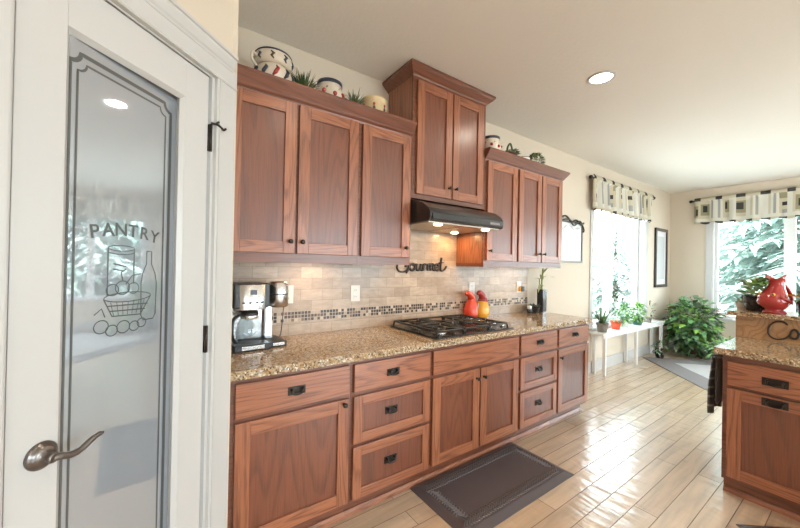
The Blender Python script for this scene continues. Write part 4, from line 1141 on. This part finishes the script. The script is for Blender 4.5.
potted((4.80, -0.12, ZB), 'arching aloe in a stone grey pot, nearest on the white bench', (.055, .075, .12, 'grey_pot'), f_aloe)
potted((5.20, -0.12, ZB), 'small plant in a bright orange pot on the white bench', (.048, .070, .12, 'terracotta'), f_small(60, .08, .03, ['leaf_grey', 'leaf'], .08, .07))
potted((5.52, -0.10, ZB), 'bushy fern in a pale pot, middle of the white bench', (.05, .07, .11, 'candle'), f_small(320, .08, .03, ['leaf_lime', 'leaf', 'leaf'], .13, .13))
potted((5.93, -0.12, ZB), 'leafy green plant in a teal pot on the white bench', (.055, .075, .10, 'teal_pot'), f_small(240, .08, .034, ['leaf', 'leaf_lime'], .10, .13))
potted((6.35, -0.11, ZB), 'sparse twiggy plant at the far end of the white bench', (.045, .06, .09, 'grey_pot'), f_small(70, .07, .022, ['leaf_grey', 'leaf_pale', 'bark'], .16, .14))

r = thing('corner_bush', (7.22, -0.45, 0), 'big bushy glossy-leaved house plant on the floor in the far room corner', 'potted plant')
b = MB(); pot(b, (0, 0, 0), .15, .19, .22, 'bark'); b.build('pot', r)
b = MB()
for k in range(14):
    a = 2.4 * k; b.tube(spline([(.04 * math.cos(a), .04 * math.sin(a), .18), (.14 * math.cos(a), .14 * math.sin(a), .5), (.26 * math.cos(a), .22 * math.sin(a), .78)], 4), .007, 'bamboo', 5)
b.build('stems', r)
b = MB(); bush(b, (-.02, .0, .55), .38, .31, .38, 600, .15, .095, ['leaf', 'leaf', 'leaf_dark', 'leaf_grey', 'leaf_lime'], .3, .6)
bush(b, (-.05, -.04, .30), .36, .32, .24, 260, .14, .085, ['leaf', 'leaf_grey', 'leaf_dark'], .0, .7); b.build('foliage', r)
r = thing('low_fern', (6.78, -0.98, 0.013), 'low pale green fern in front of the big corner plant', 'potted plant')
b = MB(); pot(b, (0, 0, 0), .08, .10, .13, 'grey_pot'); b.build('pot', r)
b = MB(); bush(b, (0, 0, .24), .26, .24, .17, 240, .11, .03, ['leaf', 'leaf_grey', 'leaf_lime'], .2, .7); b.build('foliage', r)
r = thing('floor_plant', (6.47, -0.24, 0.0), 'small dark-leaved plant on the floor under the far end of the bench', 'potted plant')
b = MB(); pot(b, (0, 0, 0), .05, .065, .09, 'dark_pot'); b.build('pot', r)
b = MB(); bush(b, (0, 0, .17), .09, .07, .09, 70, .07, .03, ['leaf_dark', 'leaf', 'bark'], .2, .5); b.build('foliage', r)
r = thing('sill_flower', (XB + 0.03, -0.70, 0.6125), 'small red flowering plant on the sill of the far window', 'potted plant')
b = MB(); pot(b, (0, 0, 0), .030, .040, .06, 'red'); b.build('pot', r)
b = MB(); bush(b, (0, 0, .09), .05, .07, .05, 70, .04, .03, ['red', 'red_bright', 'leaf'], .2, .2); b.build('foliage', r)

# ------------------------------------------------------------------ rug and mats
r = thing('area_rug', (6.30, -0.06, 0.0005), 'grey area rug with a darker border in the breakfast nook', 'rug', rz=math.radians(-136.5))
b = MB(); b.box(0.0, 3.2, 0.0, 2.0, 0, .010, 'rug_dark', .003); b.build('border', r)
b = MB(); b.box(.30, 2.9, .30, 1.7, .0095, .0125, 'rug_light'); b.build('field', r, 'lighter grey centre')

MX0, MX1, MY0, MY1 = 1.285, 2.295, -1.066, -0.563
r = thing('floor_mat', ((MX0 + MX1) / 2, (MY0 + MY1) / 2, 0.0005), 'dark brown cushioned floor mat with a woven border in front of the cooktop cabinets', 'mat')
hx, hy = (MX1 - MX0) / 2, (MY1 - MY0) / 2
def mat_body(hx, hy, bev=.045, h=.019):
    b = MB(); b.loops([[(-hx, -hy, 0), (hx, -hy, 0), (hx, hy, 0), (-hx, hy, 0)], [(-hx, -hy, .004), (hx, -hy, .004), (hx, hy, .004), (-hx, hy, .004)],
                       [(-hx + bev, -hy + bev, h), (hx - bev, -hy + bev, h), (hx - bev, hy - bev, h), (-hx + bev, hy - bev, h)]], 'rubber', smooth=False); return b
mat_body(hx, hy).build('body', r)
b = MB(); z = .0192
def wave_line(p, q, nn):
    P_ = Vector(p); Q_ = Vector(q); d_ = (Q_ - P_); L = d_.length; d_.normalize(); s_ = Vector((-d_.y, d_.x))
    k = 0
    while k * .013 < L:
        c = P_ + d_ * (k * .013); pts = [c + s_ * u * .030 + d_ * (.016 * math.sin(u * PI) + .012 * u) for u in (-1, -.5, 0, .5, 1)]
        b.tube([(v_.x, v_.y, z) for v_ in pts], .0038, 'rubber_relief', 4); k += 1.5
e_ = .088
wave_line((-hx + .06, -hy + e_), (hx - .06, -hy + e_), 0); wave_line((hx - .06, hy - e_), (-hx + .06, hy - e_), 0)
wave_line((hx - e_, -hy + .13), (hx - e_, hy - .13), 0); wave_line((-hx + e_, hy - .13), (-hx + e_, -hy + .13), 0)
b.build('woven_border', r, 'raised braided border')

r = thing('sink_mat', (2.606, -1.795, 0.0005), 'black floor mat turned at an angle beside the island toe kick', 'mat', rz=math.radians(-129.0))
b = MB(); b.loops([[(0, 0, 0), (.78, 0, 0), (.78, .42, 0), (0, .42, 0)], [(0, 0, .003), (.78, 0, .003), (.78, .42, .003), (0, .42, .003)], [(.04, .04, .018), (.74, .04, .018), (.74, .38, .018), (.04, .38, .018)]], 'rubber', smooth=False); b.build('body', r)

# ------------------------------------------------------------------ island
IX = 2.897; IB = IX + DEP  # front face x, back of boxes
ig = 'oak base cabinets of the island'
iy = [-1.676, -2.125, -2.75, -3.40]
for k in range(3):
    w = iy[k] - iy[k + 1]
    if k == 0: fr = [('slab', .024, w - .012, .690, .838, (.225, .758), .105, .046), ('door', .024, w - .012, .125, .672, (.225, .640), .105, .046)]
    else: fr = [('slab', .012, w - .012, .690, .838, (w / 2, .764), .105, .046), ('door', .012, w / 2 - .004, .125, .672, (w / 2 - .035, .61)), ('door', w / 2 + .004, w - .012, .125, .672, (w / 2 + .035, .61))]
    base_cab(0, w, ('oak island cabinet at the right edge of the photo, dark towel at its side', 'oak island cabinet in the middle of the island', 'oak island cabinet at the hidden far end of the island')[k],
             fr, loc=(IB, iy[k], 0), rz=-PI / 2, group=ig)
ctop = counter('island_countertop', 0, 0, 0, 0, 0, 0, set(), 4)
bpy.data.objects.remove(ctop)
# slab in world coordinates: front is x = 2.865 towards the cabinets
b = counter('island_countertop', -0.0, 1.775, -0.648, -0.0015, 0.8745, 0.914, {'front', 'left'}, 150)
b.location = (IB, -1.640, 0); b.rotation_euler = (0, 0, -PI / 2)
tag(b, 'lower granite worktop of the island with chiselled edge', 'countertop')
r = thing('raised_bar_wall', (IB + 0.001, -1.625, 0), 'golden wood panelled half wall behind the island worktop', 'half wall')
b = MB(); b.box(0, .14, -1.80, 0, 0, 1.068, 'bar_wood'); b.build('panel', r)
b = counter('bar_countertop', 0.0, 1.86, -0.40, 0.0, 1.0685, 1.10, {'front', 'left'}, 130)
b.location = (IB + 0.36, -1.585, 0); b.rotation_euler = (0, 0, -PI / 2)
tag(b, 'raised narrow granite bar top above the wooden half wall', 'countertop')

# iron script word on the half wall
r = thing('word_sign', (IB - 0.004, -1.787, 0.990), 'thin dark iron script letters, C first, on the island half wall', 'sign', rz=-PI / 2)
b = MB()
def stroke2(pts, rad=.0055): b.tube(spline([(p[0] * .70, -0.006, p[1]) for p in pts], 6), rad, 'iron_tan', 6)
stroke2([(.135, .045), (.105, .062), (.055, .058), (.018, .030), (.006, -.010), (.020, -.045), (.065, -.062), (.115, -.050), (.150, -.022)])
stroke2([(.150, -.022), (.165, .012), (.190, .015), (.205, -.012), (.190, -.042), (.160, -.040), (.150, -.022)], .007)
stroke2([(.205, -.012), (.225, -.004), (.245, .012)], .006)
b.build('lettering', r)

BZ = 1.1005
fish_jug((IB + 0.13, -1.803, BZ), 0.98, 'red', 'large dark red fish-shaped pitcher on the raised island bar', rz=-0.55, wr=0.82)
def f_pothos(b, h):
    for k in range(64):
        a = random.uniform(0, 2 * PI); b.leaf((.04 * math.cos(a), .04 * math.sin(a), h - .01 + random.uniform(0, .13)), (math.cos(a), math.sin(a), random.uniform(.1, 1.4)), random.uniform(.07, .12), random.uniform(.04, .06), random.choice(['leaf_lime', 'leaf_lime', 'leaf', 'leaf_pale']), .4)
gp = 'potted plants on the island bar'
potted((IB + 0.20, -1.70, BZ), 'lime-leaved plant in a glossy black pot, left of the red pitcher', (.055, .085, .11, 'dark_pot'), f_pothos, group=gp)
def f_spiky(b, h):
    for k in range(30):
        a = random.uniform(0, 2 * PI); b.blade((.02 * math.cos(a), .02 * math.sin(a), h - .01), (math.cos(a) * random.uniform(.3, 1.2), math.sin(a), random.uniform(.3, 1.1)), random.uniform(.07, .13), .014, random.choice(['leaf_pale', 'leaf_grey']), .4, 4)
potted((IB + 0.24, -1.612, BZ), 'small pale spiky plant at the left end of the island bar', (.025, .034, .05, 'candle'), f_spiky, group=gp)
def f_yellow(b, h):
    for k in range(30):
        a = random.uniform(0, 2 * PI); b.blade((.02 * math.cos(a), .02 * math.sin(a), h - .01), (math.cos(a), math.sin(a), random.uniform(.4, 1.6)), random.uniform(.12, .22), .022, random.choice(['leaf', 'leaf_pale', 'leaf_lime']), .5, 5)
    for k in range(14):
        a = random.uniform(0, 2 * PI); b.leaf((.05 * math.cos(a), .05 * math.sin(a), h + .02), (math.cos(a), math.sin(a), .4), .06, .035, 'yellow', .2)
potted((IB + 0.15, -1.965, BZ), 'yellow flowered plant in a dark pot, right of the red pitcher', (.05, .07, .10, 'dark_pot'), f_yellow, group=gp)

# towel on a bar at the island's end
r = thing('towel_bar', (IX + 0.12, -1.675, 0.84), 'short metal towel bar on the end of the island', 'towel bar')
b = MB(); b.tube([(-.10, .045, 0), (.42, .045, 0)], .006, 'pewter', 8)
for x in (-.085, .40): b.tube([(x, 0, 0), (x, .045, 0)], .006, 'pewter', 8); b.lathe([(.014, .0), (.014, .005)], (x, .0005, 0), 'pewter', 12, 'y')
b.build('bar', r)
def towel():
    b = MB(); n, mrow = 22, 44
    prof = []  # (y offset, z) over the bar: back flap up, over, front flap down
    for k in range(mrow + 1):
        f = k / mrow
        if f < .35: prof.append((.033, -.30 + .30 * f / .35))
        elif f < .42: a = PI * (f - .35) / .07; prof.append((.045 - .0115 * math.cos(a), .0115 * math.sin(a)))
        else: prof.append((.0565 + .004 * (f - .42), -.37 * (f - .42) / .58))
    g_ = []
    for i in range(n + 1):
        x = -.095 + .36 * i / n; cc = []
        for k, (y, z) in enumerate(prof):
            fall = min(1, abs(z) / .2); y2 = y + (.010 * math.sin(i * 1.1) * fall if k / mrow > .42 else .0) + (.012 * fall if k / mrow > .42 else 0)
            z2 = z * (1 + .035 * math.sin(i * .5)) if z < 0 else z
            cc.append(b.bm.verts.new((x, y2, z2)))
        g_.append(cc)
    for i in range(n):
        for k in range(mrow):
            b.face((g_[i][k], g_[i + 1][k], g_[i + 1][k + 1], g_[i][k + 1]), b.mi('towel_line' if k > 18 and k % 4 == 0 else 'towel'), True)
    o = b.build('cloth'); return o
t_ = towel(); t_.name = 'dish_towel'; t_.location = (IX + 0.12, -1.675, 0.84)
sm = t_.modifiers.new('thickness', 'SOLIDIFY'); sm.thickness = .005
tag(t_, 'charcoal woven dish towel hanging over the bar at the island end', 'towel')

# ------------------------------------------------------------------ ceiling lights, under-cabinet lights
def downlight(x, y, label):
    r = thing('ceiling_light', (x, y, ZC - 0.0005), label, 'ceiling light', 'recessed ceiling lights')
    b = MB(); b.lathe([(.095, 0), (.095, -.004), (.088, -.008), (.076, -.008), (.074, -.003), (.074, 0)], (0, 0, 0), 'trim', 32, caps=False); b.build('trim_ring', r)
    b = MB(); b.lathe([(.0735, -.001), (.0735, -.003), (.002, -.0045)], (0, 0, 0), 'lens', 32); b.build('lens', r, 'glowing lens')
    d = bpy.data.lights.new('ceiling_light_lamp', 'AREA'); d.shape = 'DISK'; d.size = .14; d.energy = LAMP_W; d.color = (1.0, .86, .70); d.spread = PI
    o = bpy.data.objects.new('ceiling_light_lamp', d); COL.objects.link(o); o.location = (x, y, ZC - 0.012)


downlight(2.65, -1.035, 'round recessed ceiling light above the kitchen aisle')
for x, y in ((0.95, -1.75), (0.75, -3.3), (2.65, -2.9), (-1.0, -2.9), (0.75, -4.6), (2.65, -4.6)):  # unseen downlights, added to brighten the interior
    downlight(x, y, 'round recessed ceiling light added out of frame to brighten the room')
for x, lb in ((0.80, 'slim under-cabinet light beneath the left wall cabinets'), (2.92, 'slim under-cabinet light beneath the right wall cabinets')):
    r = thing('under_cabinet_light', (x, -0.17, ZU + 0.0295), lb, 'light', 'under-cabinet lights')
    b = MB(); b.box(-.14, .14, -.03, .03, -.016, 0, 'white_plastic', .003); b.build('housing', r)
    b = MB(); b.box(-.13, .13, -.024, .024, -.018, -.0155, 'lens_warm'); b.build('lens', r, 'glowing strip')
    d = bpy.data.lights.new('under_cabinet_lamp', 'AREA'); d.shape = 'RECTANGLE'; d.size = .26; d.size_y = .04; d.energy = .75 if x < 2 else .3; d.color = (1.0, .56, .22)
    o = bpy.data.objects.new('under_cabinet_lamp', d); COL.objects.link(o); o.location = (x, -0.17, ZU + 0.010)

# added fill pendants, unseen in the view, to brighten the ceiling
for x, y, lb in ((5.6, -3.7, 'globe pendant added as fill, unseen over the breakfast nook'), (-1.0, -4.4, 'globe pendant added as fill, unseen behind the camera')):
    r = thing('fill_pendant', (x, y, ZC), lb, 'fill lamp', 'added fill pendants')
    b = MB(); b.lathe([(.06, 0), (.06, -.02), (.02, -.03)], (0, 0, 0), 'pewter', 20); b.build('ceiling_rose', r)
    b = MB(); b.tube([(0, 0, -.02), (0, 0, -.72)], .006, 'pewter', 8); b.build('rod', r)
    b = MB(); b.ell((0, 0, -.85), .15, .15, .14, 'globe', 24, 16); b.build('globe', r, 'glowing globe of the added fill lamp')
    d = bpy.data.lights.new('fill_pendant_glow', 'POINT'); d.shadow_soft_size = .155; d.energy = FILL_PENDANT_W if x > 0 else FILL_PENDANT_W * .18; d.color = (1.0, .90, .78)
    o = bpy.data.objects.new('fill_pendant_glow', d); COL.objects.link(o); o.location = (x, y, ZC - .85)

# ------------------------------------------------------------------ outdoors
b = MB(); b.box(XB - 26, XB + 30, -30, 30, -0.75, -0.6, 'bounce_ground'); struct(b.build('ground_outside'))


def conifer(loc, h, rad, n, mats, label, seed, group='trees outside the windows', bottom=.05):
    rd = random.Random(seed); r = thing('conifer_tree', loc, label, 'tree', group)
    b = MB(); b.tube([(0, 0, 0), (0, 0, h * .5), (0, 0, h * .96)], [rad * .07, rad * .05, .01], 'bark', 8); b.build('trunk', r)
    b = MB()
    for k in range(n):
        f = bottom + (1 - bottom) * (k / n); z = h * f; rr_ = rad * (1 - f) ** .75 + .10; a = 2.399963 * k + rd.uniform(-.3, .3)
        d_ = Vector((math.cos(a), math.sin(a), 0)); s_ = Vector((-d_.y, d_.x, 0)); L = rr_ * rd.uniform(.72, 1.1)
        m_ = mats[rd.randrange(len(mats))]
        for j in range(15):
            q_ = .22 + .78 * j / 14; p = d_ * L * q_ + Vector((0, 0, z - .22 * L * q_ * q_ + .05 * L * q_))
            for sd in (-1, 1):
                b.leaf(p, d_ * .7 + s_ * sd * rd.uniform(.4, 1.1) + Vector((0, 0, rd.uniform(-.35, .2))), L * rd.uniform(.13, .24), L * .045 + .02, m_, .5)
    b.build('foliage', r); return r


conifer((12.2, -1.9, -.6), 9.5, 3.2, 620, ['conifer', 'conifer', 'conifer_pale'], 'wide blue-green conifer nearest the far window', 1)
conifer((19.0, -6.2, -.6), 9.5, 3.2, 420, ['conifer', 'conifer_pale'], 'tall conifer standing farther back, seen to the right of the nearest one', 3)
conifer((20.5, 1.0, -.6), 9.0, 2.9, 360, ['conifer', 'conifer_pale'], 'tall conifer beyond the far room corner', 7)
conifer((15.2, 4.0, -.6), 4.3, 1.9, 300, ['conifer_pale'], 'pale conifer seen through the right pane of the kitchen window', 4)
conifer((10.2, 4.8, -.6), 3.1, 1.3, 260, ['conifer_pale'], 'short pale conifer low in the left pane of the kitchen window', 5)
conifer((20.0, 8.0, -.6), 3.3, 1.9, 200, ['conifer_pale'], 'distant pale conifer behind the short one in the kitchen window', 6)
